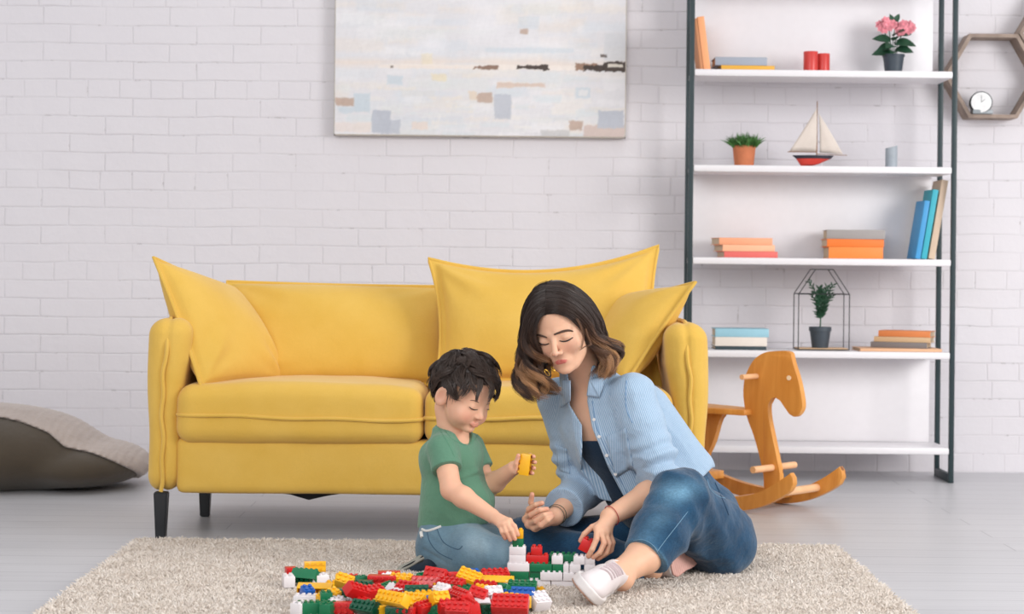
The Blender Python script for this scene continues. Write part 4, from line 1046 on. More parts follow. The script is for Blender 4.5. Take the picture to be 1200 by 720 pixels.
def head_sdf(P, C, R, s, kid):
    q = ((P - A_(C)) @ R) / s; ax = np.abs(q[:, 0]); m = np.stack([ax, q[:, 1], q[:, 2]], 1)
    if kid:
        f = ell(q, (0, -0.012, 0.035), (0.080, 0.098, 0.088))
        f = smin(f, ell(q, (0, 0.026, -0.030), (0.062, 0.058, 0.066)), 0.03)
        f = smin(f, ell(m, (0.036, 0.050, -0.042), (0.027, 0.026, 0.026)), 0.018)
        f = smin(f, ell(q, (0, 0.062, -0.080), (0.018, 0.016, 0.013)), 0.016)
        f = smax(f, -ell(m, (0.031, 0.097, -0.006), (0.017, 0.014, 0.011)), 0.012)
        f = smin(f, ell(m, (0.030, 0.068, -0.007), (0.015, 0.0135, 0.012)), 0.004)
        f = smin(f, cap(q, (0, 0.074, -0.004), (0, 0.092, -0.032), 0.0065, 0.0095), 0.010)
        f = smin(f, ell(m, (0.0095, 0.086, -0.034), (0.007, 0.008, 0.006)), 0.005)
        lip = smin(chain(m, [(0, 0.0858, -0.0560), (0.008, 0.0838, -0.0562), (0.0165, 0.0765, -0.059)], [0.0036, 0.0034, 0.0014], 0.003),
                   chain(m, [(0, 0.0845, -0.0628), (0.008, 0.0828, -0.0624), (0.0155, 0.0765, -0.060)], [0.0042, 0.0036, 0.0014], 0.003), 0.0016)
        ear = (0.078, -0.012, -0.014)
    else:
        f = ell(q, (0, -0.012, 0.035), (0.074, 0.092, 0.084))
        f = smin(f, ell(q, (0, 0.020, -0.030), (0.060, 0.062, 0.074)), 0.03)
        f = smin(f, cap(m, (0.050, -0.005, -0.050), (0.022, 0.050, -0.088), 0.013, 0.014), 0.022)
        f = smin(f, ell(m, (0.037, 0.054, -0.026), (0.022, 0.022, 0.022)), 0.018)
        f = smin(f, ell(q, (0, 0.066, -0.093), (0.019, 0.016, 0.014)), 0.016)
        f = smin(f, cap(m, (0.012, 0.072, 0.017), (0.040, 0.062, 0.016), 0.009, 0.007), 0.012)
        f = smax(f, -ell(m, (0.031, 0.098, 0.000), (0.018, 0.016, 0.012)), 0.011)
        f = smin(f, ell(m, (0.031, 0.0665, -0.001), (0.0165, 0.0155, 0.0125)), 0.003)
        f = smin(f, ell(q, (0, 0.070, -0.064), (0.024, 0.0140, 0.018)), 0.012)
        f = smin(f, cap(q, (0, 0.078, 0.010), (0, 0.103, -0.030), 0.0058, 0.0085), 0.009)
        f = smin(f, ell(m, (0.0105, 0.092, -0.035), (0.0068, 0.009, 0.0058)), 0.005)
        f = smax(f, -ell(m, (0.0058, 0.098, -0.0425), (0.0032, 0.0045, 0.003)), 0.002)
        lip = smin(chain(m, [(0, 0.0858, -0.0610), (0.005, 0.0862, -0.0602), (0.013, 0.0822, -0.0622), (0.0250, 0.0728, -0.0652)], [0.0020, 0.0024, 0.0020, 0.0009], 0.002),
                   chain(m, [(0, 0.0850, -0.0668), (0.010, 0.0828, -0.0665), (0.0235, 0.0738, -0.0655)], [0.0028, 0.0025, 0.0010], 0.003), 0.0010)
        ear = (0.072, -0.010, -0.010)
    f = smin(f, lip, 0.003)
    # ear: a cupped shell
    e = m - A_(ear); c, sn = math.cos(0.35), math.sin(0.35); e = np.stack([e[:, 0] * c - (-e[:, 1]) * sn * 0 - e[:, 1] * 0, e[:, 1], e[:, 2]], 1)
    e = np.stack([e[:, 0] + 0.35 * e[:, 1], e[:, 1], e[:, 2]], 1)
    g = ell(e, (0, 0, 0), (0.0075, 0.019, 0.030)); g = smax(g, -ell(e, (0.008, 0.002, 0.002), (0.007, 0.011, 0.019)), 0.004)
    f = smin(f, g, 0.006)
    return f * s, lip * s, q
def palm(P, wr, kn, r0, r1, k=0.008):
    f = None
    for a in kn:
        g = cap(P, wr, a, r0, r1); f = g if f is None else smin(f, g, k)
    for a, b in zip(kn, kn[1:]): f = smin(f, cap(P, a, b, r1 * 0.95), k)
    return f
def fingers(P, f, chs, r0, r1, k=0.0035):
    for c in chs:
        n = len(c); rs = [r0 + (r1 - r0) * i / (n - 1) for i in range(n)]
        f = smin(f, chain(P, c, rs, 0.002), k)
    return f
def m_skin(name, base, rough=0.5):
    t = NT(name); v = t.coord(); a = t.attr('tint')
    c = t.mix(0.10, base, t.ramp(t.noise(v, 45, 3), [(0.3, (0.75, 0.6, 0.55, 1)), (0.7, (1, 1, 1, 1))]), 'MULTIPLY')
    red = t.math('MULTIPLY', a.outputs['Fac'], 1.0); c = t.mix(red, c, srgb(196, 98, 92))
    t.b.inputs['Subsurface Radius'].default_value = (0.012, 0.005, 0.003); t.b.inputs['Subsurface Scale'].default_value = 1.0
    return t.set(color=c, rough=rough, sss=0.18, spec=0.35, normal=t.bump(t.noise(v, 700, 2), 0.08, 0.0006))
def strands(name, paths, m, parent, r=0.0010, col=None, sides=3):
    """paths (n,k,3) -> one mesh of tapered hairs; col (n,k) tone"""
    n, k, _ = paths.shape
    T = np.gradient(paths, axis=1); T /= np.maximum(np.linalg.norm(T, axis=2, keepdims=True), 1e-9)
    ref = np.zeros_like(T); ref[..., 1] = 1; U = np.cross(T, ref); U /= np.maximum(np.linalg.norm(U, axis=2, keepdims=True), 1e-6); N = np.cross(T, U)
    tt = np.linspace(0, 1, k); rad = None
    if np.ndim(r) > 0: rad = np.asarray(r)[:, None] * (1 - tt ** 4 * 0.85)[None]
    else: rad = np.tile(r * (1 - tt ** 4 * 0.85), (n, 1))
    rings = [paths + (U * math.cos(2 * PI * j / sides) + N * math.sin(2 * PI * j / sides)) * rad[..., None] for j in range(sides)]
    V = np.stack(rings, 2).reshape(-1, 3); F = []
    base = (np.arange(n)[:, None] * k + np.arange(k - 1)[None]).reshape(-1, 1) * sides
    for j in range(sides): F.append(base + np.array([j, (j + 1) % sides, sides + (j + 1) % sides, sides + j]))
    me = np_mesh(name, V, np.concatenate(F)); 
    if col is not None: set_attr(me, 'tone', np.repeat(col.reshape(-1), sides))
    return link(name, me, m, parent, True)
def m_hair(name, stops, rough=0.38):
    t = NT(name); a = t.attr('tone'); t.set(color=t.ramp(a.outputs['Fac'], stops), rough=rough, spec=0.6); return t.m
def resample(paths, k):
    """Catmull-Rom through (n,m,3) -> (n,k,3)"""
    n, m, _ = paths.shape; t = np.linspace(0, m - 1, k); i = np.clip(t.astype(int), 0, m - 2); u = (t - i)[None, :, None]
    g = lambda j: paths[:, np.clip(j, 0, m - 1)]
    p0, p1, p2, p3 = g(i - 1), g(i), g(i + 1), g(i + 2)
    return 0.5 * ((2 * p1) + (p2 - p0) * u + (2 * p0 - 5 * p1 + 4 * p2 - p3) * u ** 2 + (3 * p1 - p0 - 3 * p2 + p3) * u ** 3)
def fab_attr(name, c1, c2, rough=0.85, stripes=0.0, weave=900, c3=None, wash=None, cr=0.2, mid=0.0):
    """cloth; attribute 'lane' runs across the stripes, 'wash' fades denim"""
    t = NT(name); v = t.coord(); nz = t.noise(v, weave, 3); big = t.noise(v, 10, 4)
    if stripes:
        ln = t.attr('lane'); w = t.math('SINE', t.math('MULTIPLY', ln.outputs['Fac'], 2 * PI / stripes)); w = t.math('MULTIPLY', t.math('ADD', w, 1.0), 0.5)
        c = t.mix(t.ramp(w, [(0.30, (0, 0, 0, 1)), (0.70, (1, 1, 1, 1))]), c1, c2)
    else:
        c = t.mix(t.ramp(big, [(0.3, (0, 0, 0, 1)), (0.7, (1, 1, 1, 1))]), c1, c2)
    if c3 is not None: c = t.mix(t.attr('wash').outputs['Fac'], c, c3)
    c = t.mix(0.25, c, t.ramp(nz, [(0.3, (0.55, 0.55, 0.55, 1)), (0.65, (1, 1, 1, 1))]), 'MULTIPLY')
    if mid: c = t.mix(mid, c, t.ramp(t.noise(t.coord((1, 1, 2.2), rot=(0.5, 0.4, 0.3)), 150, 4, 0.7), [(0.35, (0.45, 0.45, 0.45, 1)), (0.62, (1.35, 1.35, 1.35, 1))]), 'MULTIPLY')
    n = t.bump(nz, 0.3, 0.0015); n = t.bump(t.noise(v, 30, 3, 0.5, 0.2), cr, 0.01, n)
    return t.set(color=c, rough=rough, spec=0.2, sheen=0.25, normal=n)
def seam(f, pts, m, parent, name='seam', r=0.0011, off=0.0005, d0=4.2):
    p = trace(f, [(q.x, q.y) for q in spline([(x, y, 0) for x, y in pts], 6)], off=off, d0=d0)
    b = MB(); b.tube(p, r, 6); return b.build(name, m, parent, world=True)
def ring(c, ax, r, rt, n=28, sq=(1, 1)):
    ax = Vector(ax).normalized(); u = ax.orthogonal().normalized(); w = ax.cross(u)
    return [Vector(c) + (u * math.cos(2 * PI * k / n) * sq[0] + w * math.sin(2 * PI * k / n) * sq[1]) * r for k in range(n)]
def shoe(parent, heel, A, U, L, wd, mats, stripes=False, lace=True, name='shoe'):
    """heel: world point under the heel, A towards the toe, U towards the ankle opening"""
    R = frame(A, U); O = A_(heel); k = L / 0.25
    sp = empty(name, Vector(heel), 0); sp.parent = parent; sp.matrix_parent_inverse = Matrix.LocRotScale(parent.location, parent.rotation_euler, parent.scale).inverted()
    def loc(P): return ((P - O) @ R) / k
    def outline(q):
        p = np.stack([q[:, 0] / wd, q[:, 1], 0 * q[:, 0]], 1)
        return chain(p, [(0, 0.032, 0), (0.0, 0.10, 0), (0.003, 0.175, 0), (0.000, 0.206, 0)], [0.031, 0.029, 0.042, 0.036], 0.02)
    def sole(P):
        q = loc(P); z = q[:, 2] - 0.28 * np.clip(q[:, 1] - 0.17, 0, 1) ** 2 * 6
        return smax(outline(q), np.abs(z - 0.0135) - 0.0125, 0.005) * k
    def tread(P):
        q = loc(P); z = q[:, 2] - 0.28 * np.clip(q[:, 1] - 0.17, 0, 1) ** 2 * 6
        g = smax(outline(q) + 0.002, np.abs(z + 0.0000) - 0.0035, 0.002)
        return (g + 0.0012 * (np.sin(q[:, 1] * 700) > 0)) * k
    def upper(P):
        q = loc(P); p = np.stack([q[:, 0] / wd, q[:, 1], q[:, 2]], 1)
        g = ell(p, (0, 0.195, 0.030), (0.037, 0.045, 0.028))
        g = smin(g, ell(p, (0, 0.145, 0.040), (0.035, 0.060, 0.040)), 0.02)
        g = smin(g, cap(p, (0, 0.12, 0.050), (0, 0.055, 0.062), 0.030, 0.031), 0.02)
        g = smin(g, ell(p, (0, 0.036, 0.042), (0.031, 0.037, 0.050)), 0.02)
        g = smax(g, -(q[:, 2] - 0.015), 0.004)
        g = smax(g, -cap(p, (0, 0.050, 0.085), (0, 0.062, 0.13), 0.024, 0.028), 0.004)
        return g * k
    c = O + R @ A_((0, 0.125 * k, 0.05 * k)); lo, hi = c - 0.17 * k, c + 0.17 * k
    for nm, f, m in (('upper', upper, mats[0]), ('sole', sole, mats[1]), ('tread', tread, mats[2])):
        me, _ = sdf_mesh(nm, f, lo, hi, 0.0028); link(nm, me, m, sp, True)
    if lace:
        b = MB()
        for i in range(6):
            y = 0.092 + 0.0165 * i; pts = []
            for s in np.linspace(-1, 1, 11):
                x = s * 0.019 * wd; yy = y + 0.003 * s; z = 0.11
                for _ in range(60):
                    w = O + R @ A_((x * k, yy * k, z * k)); v = float(upper(w[None])[0]) / k; z -= max(v * 0.6, 0)
                pts.append(Vector(map(float, O + R @ A_((x * k, yy * k, (z + 0.0015) * k)))))
            b.tube(pts, 0.0027 * k, 6)
        b.build('laces', mats[3], sp, world=True)
    return upper

# ============================================================ the woman
HC, HR_, HS = np.array([0.1318, 4.99, 0.6722], np.float32), rotm(16.0, 21.1, -13.7), 0.99
def woman():
    w = W
    root = empty('person', (w(800, 640, 5.15).x, 5.15, 0.02), 0,
                 'woman in a blue striped shirt and jeans sitting on the rug beside the boy', 'person', 'people playing on the rug')
    SKIN = m_skin('skin_woman', srgb(228, 180, 150))
    neckb = w(694, 452, 5.10); chest = w(716, 505, 5.13); belly = w(752, 566, 5.16); pelv = w(803, 628, 5.17)
    shR, shL = w(656, 468, 5.19), w(742, 466, 5.03)
    elR, wrR = w(684, 572, 5.20), w(650, 606, 5.00)
    elL, wrL = w(776, 572, 4.97), w(714, 606, 4.86)
    hipL, knL, anL = w(838, 628, 5.12), w(797, 588, 4.88), w(726, 673, 4.68); calL = w(755, 652, 4.76)
    hipR, knR, anR = w(785, 640, 5.27), w(616, 640, 5.10), w(764, 668, 4.93)
    Rt = frame(Vector((-0.50, -0.80, -0.32)), Vector(neckb) - Vector(belly))       # chest axes
    hb = HC + HR_ @ A_((0, -0.035, -0.06))
    hbk = HC + HR_ @ A_((0, -0.045, -0.02))
    # right hand (open, fingers curled back), left hand (placing the red brick)
    Rk = [w(620, 603, 5.01), w(617, 609, 4.985), w(620, 615, 4.965), w(627, 619, 4.95)]
    Rf = [[Rk[0], w(620, 597, 4.975), w(628, 592, 4.955), w(635, 590, 4.95)],
          [Rk[1], w(622, 604, 4.945), w(633, 598, 4.93), w(641, 597, 4.935)],
          [Rk[2], w(628, 611, 4.925), w(638, 604, 4.915), w(645, 602, 4.925)],
          [Rk[3], w(634, 616, 4.915), w(642, 610, 4.91), w(647, 606, 4.925)],
          [w(640, 602, 5.02), w(626, 598, 5.03), w(622, 589, 5.02), w(623.5, 580, 5.01)]]
    Lk = [w(700, 620, 4.815), w(704, 624, 4.815), w(709, 625, 4.825), w(713, 624, 4.84)]
    Lf = [[Lk[0], w(699, 632, 4.790), w(694, 644, 4.785), w(689.5, 652, 4.79)],
          [Lk[1], w(708, 637, 4.795), w(703, 648, 4.79), w(695, 654, 4.795)],
          [Lk[2], w(714, 638, 4.81), w(711, 648, 4.805), w(701, 655, 4.805)],
          [Lk[3], w(718, 636, 4.835), w(716, 645, 4.83), w(708, 651, 4.825)],
          [w(707, 612, 4.85), w(694, 618, 4.83), w(685, 626, 4.825), w(680.5, 634, 4.825)]]
    def arm(P, a, b_, c, r=(0.044, 0.036, 0.023)):
        f = cap(P, a, b_, r[0], r[1]); mid = (Vector(b_) * 0.72 + Vector(c) * 0.28)
        f = smin(f, chain(P, [b_, mid, c], [r[1], r[1] * 1.0, r[2]], 0.015), 0.015); return f
    def body(P):
        f, lip, q = head_sdf(P, HC, HR_, HS, False)
        f = smin(f, chain(P, [hbk, hb, neckb], [0.046, 0.046, 0.054], 0.02), 0.014)
        t = ell(P, w(708, 482, 5.12), (0.145, 0.080, 0.085), Rt)
        t = smin(t, ell(P, w(722, 512, 5.13), (0.125, 0.088, 0.10), Rt), 0.05)
        t = smin(t, cap(P, shR, shL, 0.040), 0.04)
        t = smin(t, chain(P, [chest, belly, pelv], [0.085, 0.095, 0.105], 0.04), 0.04)
        # collar bones
        f = smin(f, t, 0.035)
        f = smin(f, smin(arm(P, shR, elR, wrR), arm(P, shL, elL, wrL), 0.005), 0.02)
        f = smin(f, chain(P, [hipL, knL, calL, anL, w(714, 676, 4.62)], [0.075, 0.050, 0.043, 0.031, 0.030], 0.02), 0.02)
        f = smin(f, chain(P, [hipR, knR, anR], [0.075, 0.050, 0.030], 0.02), 0.02)
        f = smin(f, ell(P, w(730, 680, 4.67), (0.027, 0.030, 0.027)), 0.015)
        h = palm(P, wrR, Rk, 0.0185, 0.0098); h = fingers(P, h, Rf, 0.0083, 0.0068)
        f = smin(f, h, 0.006)
        h = palm(P, wrL, Lk, 0.0185, 0.0098); h = fingers(P, h, Lf, 0.0082, 0.0066)
        return smin(f, h, 0.006)
    def skin_only_vis(P): return body(P)
    me, V = sdf_mesh('body', body, (0.0, 4.50, 0.0), (0.72, 5.42, 0.80), 0.0034)
    # push the head to finer detail: refine by projecting onto the surface
    for _ in range(2):
        v = body(V); e = 0.0012; g = np.stack([body(V + A_(d)) - v for d in ((e, 0, 0), (0, e, 0), (0, 0, e))], 1) / e
        V = V - np.clip(v, -0.002, 0.002)[:, None] * g / np.maximum((g * g).sum(1), 0.2)[:, None]
    me.vertices.foreach_set('co', V.ravel()); me.update()
    _, lip, q = head_sdf(V, HC, HR_, HS, False)
    tint = 0.92 * np.clip(1 - (lip - 0.0001) / 0.0010, 0, 1)
    ck = np.exp(-(((np.abs(q[:, 0]) - 0.036) / 0.018) ** 2 + ((q[:, 2] + 0.030) / 0.018) ** 2)) * (q[:, 1] > 0.03) * 0.22
    ns = np.exp(-((q[:, 0] / 0.012) ** 2 + ((q[:, 2] + 0.034) / 0.012) ** 2)) * (q[:, 1] > 0.08) * 0.15
    tips = np.zeros(len(V))
    for c in Rf + Lf: tips = np.maximum(tips, 0.35 * np.exp(-(np.linalg.norm(V - A_(c[-1]), axis=1) / 0.012) ** 2)); 
    for c in Rf[:4] + Lf[:4]: tips = np.maximum(tips, 0.16 * np.exp(-(np.linalg.norm(V - A_(c[1]), axis=1) / 0.012) ** 2))
    pr = 0.22 * np.exp(-(np.linalg.norm(V - A_(w(632, 606, 4.98)), axis=1) / 0.04) ** 2)
    set_attr(me, 'tint', np.maximum.reduce([tint, ck, ns, tips, pr]))
    bo = link('body', me, SKIN, root, True)
    # brows, lashes
    HD = m_hair('brow_hair', [(0, srgb(76, 54, 42)), (1, srgb(80, 56, 44))], 0.8)
    hf = lambda P: head_sdf(P, HC, HR_, HS, False)[0]
    for pts, wd in (([(625.8, 393.8), (630.5, 393.0), (636, 394.0), (641, 396.0)], 1.9), ([(649.2, 392.4), (655, 390.2), (661, 388.2), (667, 387.4), (671.5, 388.6)], 2.1)):
        sp = [(p.x, p.y) for p in spline([(x, y, 0) for x, y in pts], 7)]; c = trace(hf, sp, off=0.0004, d0=4.7)
        b = MB(); n = len(c); b.tube(c, [0.0009 + wd * 0.0011 * math.sin(PI * min(1, 0.15 + 0.8 * k / n)) for k in range(n)], 8)
        b.build('eyebrow', HD, root, world=True)
    LS = flat('eyelash_dark', srgb(38, 26, 24), 0.5)
    for pts in (([(629.6, 400.6), (633, 402.8), (637.5, 404.0), (641, 403.8), (643.5, 402.6)]), ([(655.5, 399.6), (659.5, 400.4), (664, 399.8), (668, 398.0), (671.5, 395.6)])):
        sp = [(p.x, p.y) for p in spline([(x, y, 0) for x, y in pts], 7)]; c = trace(hf, sp, off=0.0002, d0=4.7)
        b = MB(); n = len(c); b.tube(c, [0.0007 + 0.0014 * math.sin(PI * (0.1 + 0.85 * k / n)) for k in range(n)], 8); b.build('eyelashes', LS, root, world=True)
    # ---------------- tank top
    NAVY = fab_attr('navy_jersey', srgb(24, 44, 64), srgb(28, 50, 72), weave=1400)
    def tank(P):
        g = ell(P, w(708, 482, 5.12), (0.140, 0.088, 0.080), Rt); g = smin(g, ell(P, w(722, 512, 5.13), (0.128, 0.095, 0.10), Rt), 0.05)
        g = smin(g, chain(P, [chest, belly, w(790, 612, 5.17)], [0.092, 0.102, 0.110], 0.04), 0.04)
        x, y = pix(P); cut = (517 + 0.004 * (x - 690) ** 2 * 0 - y) / 430.0
        g = np.maximum(g, cut * 0.9)
        return g
    me, _ = sdf_mesh('tank_top', tank, (0.05, 4.95, 0.12), (0.55, 5.32, 0.60), 0.006); link('tank_top', me, NAVY, root, True)
    # ---------------- jeans
    DEN = fab_attr('denim_blue', srgb(20, 52, 80), srgb(38, 84, 118), c3=srgb(118, 164, 192), cr=0.55, mid=0.35, weave=1100)
    cuL = Vector(calL); dL = (cuL - Vector(knL)).normalized()
    def legL(P):
        g = chain(P, [w(833, 628, 5.14), w(842, 634, 5.06), knL], [0.098, 0.094, 0.078], 0.03)
        g = smin(g, chain(P, [knL, Vector(knL) * 0.45 + Vector(cuL) * 0.55, cuL + dL * 0.02], [0.074, 0.066, 0.053], 0.03), 0.022)
        # creases along and across
        t = (P - A_(knL)) @ A_(dL)
        g = g + 0.0035 * wav(P * A_((1, 0.6, 1)), 41, 34) + 0.004 * wav(P * A_((0.7, 0.5, 1.3)), 43, 15)
        g = g + 0.0035 * np.sin(t * 95 + 2 * wav(P, 3, 12)) * np.exp(-((t - 0.02) / 0.07) ** 2) - 0.008 * ridge(P * A_((1, 0.5, 1)), 44, 17) - 0.004 * ridge(P, 45, 34)
        g = g - 0.004 * np.exp(-((t - 0.165 * 1.0) / 0.006) ** 2) * 0
        return np.maximum(g, ((P - A_(cuL)) @ A_(dL)) + 0.002 * wav(P, 77, 160))
    def legR(P):
        g = chain(P, [hipR, knR], [0.095, 0.070], 0.02); g = smin(g, chain(P, [knR, Vector(knR) * 0.4 + Vector(anR) * 0.6, anR], [0.066, 0.060, 0.046], 0.02), 0.03)
        d = (Vector(anR) - Vector(knR)).normalized()
        g = np.maximum(g, (P - A_(anR)) @ A_(d) + 0.01)
        return g + 0.0035 * wav(P, 51, 24) - 0.005 * ridge(P, 53, 16)
    waist = w(790, 588, 5.17)
    wd_ = (Vector(waist) - Vector(pelv)).normalized(); wd_ = Vector((-0.42, 0.05, 0.9)).normalized()
    wtop = w(838, 553, 5.16)
    def hips(P):
        g = ell(P, w(812, 628, 5.19), (0.135, 0.135, 0.105)); g = smin(g, cap(P, w(808, 605, 5.18), w(792, 575, 5.17), 0.108, 0.098), 0.04)
        g = smin(g, ell(P, w(838, 612, 5.18), (0.058, 0.10, 0.085)), 0.04)
        g = np.maximum(g, (P - A_(wtop)) @ A_(wd_))
        return g + 0.003 * wav(P, 61, 20) - 0.009 * ridge(P * A_((1, 0.5, 0.7)), 63, 15) - 0.004 * ridge(P, 64, 32)
    def jeans(P):
        g = smin(hips(P), legR(P), 0.03)
        g = smin(g, legL(P), 0.016)
        return np.maximum(g, 0.018 - P[:, 2])
    me, V = sdf_mesh('jeans', jeans, (-0.06, 4.62, 0.0), (0.74, 5.44, 0.42), 0.0045)
    x, y = pix(V)
    wash = 0.75 * np.exp(-(((x - 793) / 26) ** 2 + ((y - 574) / 12) ** 2)) + 0.42 * np.exp(-(((x - 770) + (y - 610) * 0.75) / 16) ** 2) * (y < 652) * (V[:, 1] < 5.0) * np.clip((y - 560) / 20, 0, 1)
    wash = np.maximum(wash, 0.5 * np.exp(-(((V - A_(cuL)) @ A_(dL)) / 0.006) ** 2) * (V[:, 1] < 4.85))
    wash = wash * (0.7 + 0.5 * wav(V, 5, 60)); set_attr(me, 'wash', np.clip(wash, 0, 0.8))
    # one denim for both legs; the fade mask lies mostly on the raised leg
    jo = link('jeans', me, DEN, root, True)
    ST = flat('denim_seam', srgb(120, 158, 184), 0.8); SD_ = flat('denim_seam_dark', srgb(22, 54, 84), 0.8)
    seam(jeans, [(806, 600), (792, 618), (778, 636), (768, 650)], ST, jo, r=0.0008)
    seam(jeans, [(838, 566), (846, 584), (854, 604)], SD_, jo, r=0.0013); seam(jeans, [(829, 562), (833, 574), (842, 582), (850, 584)], ST, jo, r=0.0008)
    seam(jeans, [(742, 634), (754, 633), (766, 640), (773, 652)], ST, jo, 'hem_stitch', r=0.0007)
    # ---------------- shirt
    SHT = fab_attr('striped_cotton', srgb(140, 170, 199), srgb(184, 203, 221), stripes=0.0044, weave=1500, cr=0.6)
    cufR = Vector(elR) * 0.30 + Vector(wrR) * 0.70; dR = (Vector(wrR) - Vector(elR)).normalized()
    cufL = Vector(elL) * 0.80 + Vector(wrL) * 0.20; dLf = (Vector(wrL) - Vector(elL)).normalized()
    def crease(P, a, b_, seed, amp, fr, lo, hi):
        ax = Vector(b_) - Vector(a); L = ax.length; ax = A_(ax / L); t = (P - A_(a)) @ ax / L
        m = np.clip((t - lo) / 0.2, 0, 1) * np.clip((hi - t) / 0.15, 0, 1)
        return amp * m * np.sin(t * L * fr + 2.2 * wav(P, seed, 15)) 
    def slR(P):
        g = chain(P, [shR, Vector(shR) * 0.4 + Vector(elR) * 0.6, elR], [0.060, 0.056, 0.055], 0.02)
        g = g + crease(P, shR, elR, 4, 0.0045, 150, 0.35, 1.15) - 0.004 * ridge(P, 75, 24)
        h = cap(P, elR, cufR, 0.054, 0.050)
        cf = cap(P, Vector(cufR) - dR * 0.045, Vector(cufR) - dR * 0.01, 0.053, 0.056); g = smin(g, h, 0.02); g = smin(g, cf, 0.004)
        return np.maximum(g, (P - A_(cufR)) @ A_(dR))
    def slL(P):
        g = chain(P, [shL, Vector(shL) * 0.4 + Vector(elL) * 0.6, elL], [0.062, 0.057, 0.054], 0.02)
        g = g - 0.005 * ridge(P * A_((1, 1, 0.6)), 76, 22) + crease(P, shL, elL, 9, 0.0065, 135, 0.40, 1.05) + crease(P, shL, elL, 19, 0.003, 60, -0.2, 0.6)
        cf = cap(P, Vector(cufL) - dLf * 0.042, Vector(cufL) - dLf * 0.006, 0.054, 0.050); g = smin(g, cf, 0.006)
        return np.maximum(g, (P - A_(cufL)) @ A_(dLf))
    yl = [430, 446.5, 475, 498.5, 524, 553, 571.6, 583, 600]; xl = [664, 666.6, 667.8, 682, 682.4, 681, 686.6, 698, 716]
    yr = [430, 451, 470, 501, 524, 548, 578.7, 600]; xr = [693, 690, 688, 693.7, 703, 712.6, 729, 742]
    def torso(P):
        g = ell(P, w(706, 486, 5.13), (0.150, 0.100, 0.090), Rt); g = smin(g, ell(P, w(722, 515, 5.13), (0.145, 0.112, 0.11), Rt), 0.05)
        g = smin(g, cap(P, shR, shL, 0.050), 0.04)
        g = smin(g, chain(P, [chest, belly, w(786, 600, 5.16)], [0.105, 0.122, 0.128], 0.04), 0.04)
        g = smin(g, cap(P, w(760, 480, 5.14), w(806, 552, 5.18), 0.062, 0.078), 0.04)            # rounded back
        g = smin(g, cap(P, w(692, 520, 5.04), w(700, 566, 5.03), 0.020, 0.022), 0.05)              # hanging front
        g = smin(g, chain(P, [neckb, w(684, 444, 5.07)], [0.066, 0.058], 0.01), 0.03)
        # drape
        g = g + 0.0045 * wav(P @ Rt * A_((1.5, 0.6, 0.45)), 71, 26) + 0.005 * wav(P * A_((1, 1, 1)), 72, 13) - 0.007 * ridge(P @ Rt * A_((1.3, 0.6, 0.45)), 73, 15) - 0.003 * ridge(P, 74, 30)
        # hem: lower at the front panel, a curved tail at the back
        x, y = pix(P)
        hem = 590 - 0.40 * np.clip(x - 742, 0, 60) + 0 * x; hem = np.where(x > 800, 567, hem); hem = np.where(x > 742, np.minimum(hem, 594), 590)
        g = np.maximum(g, (y - np.interp(x, [640, 690, 705, 735, 760, 800, 815, 835], [560, 574, 585, 590, 590, 585, 568, 548])) / 430.0 * 0.8)
        # neck opening
        ng = chain(P, [hb, neckb, w(682, 470, 5.05)], [0.047, 0.057, 0.02], 0.01)
        g = smax(g, -ng + 0.000, 0.006)
        return g
    def opening(P):
        x, y = pix(P); d = np.maximum(np.interp(y, yl, xl) - x, x - np.interp(y, yr, xr)) / 440.0
        return np.maximum(np.maximum(d, (P[:, 1] - 5.10)), (425 - y) / 440.0)
    def shirt(P):
        g = torso(P)
        pk = 0.004 * np.exp(-(np.maximum(opening(P) - 0.006, 0) / 0.010) ** 2)          # thick placket edge
        g = np.maximum(g - pk * 0.6, -opening(P) * 0.85)
        g = smin(g, slR(P), 0.018); return smin(g, slL(P), 0.010)
    me, V = sdf_mesh('shirt', shirt, (0.02, 4.80, 0.10), (0.66, 5.40, 0.58), 0.0036)
    a, b_, c = torso(V), slR(V), slL(V)
    def lane_arm(V, p0, p1):
        ax = (Vector(p1) - Vector(p0)).normalized(); u = ax.orthogonal().normalized(); v = ax.cross(u); q = V - A_(p0)
        return np.arctan2(q @ A_(v), q @ A_(u)) * 0.055
    ql = (V - A_(chest)) @ Rt; lane = np.arctan2(ql[:, 0], ql[:, 1] + 0.09) * 0.17
    dR_ = cap(V, shR, elR, 0.058, 0.055) - cap(V, elR, cufR, 0.054, 0.052); dL_ = cap(V, shL, elL, 0.06, 0.054) - cap(V, elL, Vector(cufL) + dLf * 0.05, 0.054, 0.05)
    lane = np.where(b_ < a - 0.001, np.where(dR_ > 0, lane_arm(V, elR, wrR), lane_arm(V, shR, elR)), lane); lane = np.where(c < np.minimum(a, b_) - 0.001, np.where(dL_ > 0, lane_arm(V, elL, wrL), lane_arm(V, shL, elL)), lane)
    set_attr(me, 'lane', lane); so_ = link('shirt', me, SHT, root, True)
    # collar leaves, pocket, placket buttons traced onto the cloth
    def patch(name, poly, th=0.004, off=0.003, n=9, surf=shirt, m=SHT, lanef=None, par=so_):
        A0, B0, C0, D0 = [np.array(q, float) for q in poly]; pts = []
        for i in range(n + 1):
            for j in range(n + 1):
                u, v = i / n, j / n; p = A0 * (1 - u) * (1 - v) + B0 * u * (1 - v) + C0 * u * v + D0 * (1 - u) * v; pts.append(tuple(p))
        P3 = trace(surf, pts, off=off, d0=4.6)
        V3 = np.array(P3); ds = np.median(V3[:, 1]); 
        F = [[i * (n + 1) + j, (i + 1) * (n + 1) + j, (i + 1) * (n + 1) + j + 1, i * (n + 1) + j + 1] for i in range(n) for j in range(n)]
        me = np_mesh(name, V3, F); ln = np.array([p[0] for p in pts]) / 430.0 * 1.0; set_attr(me, 'lane', ln)
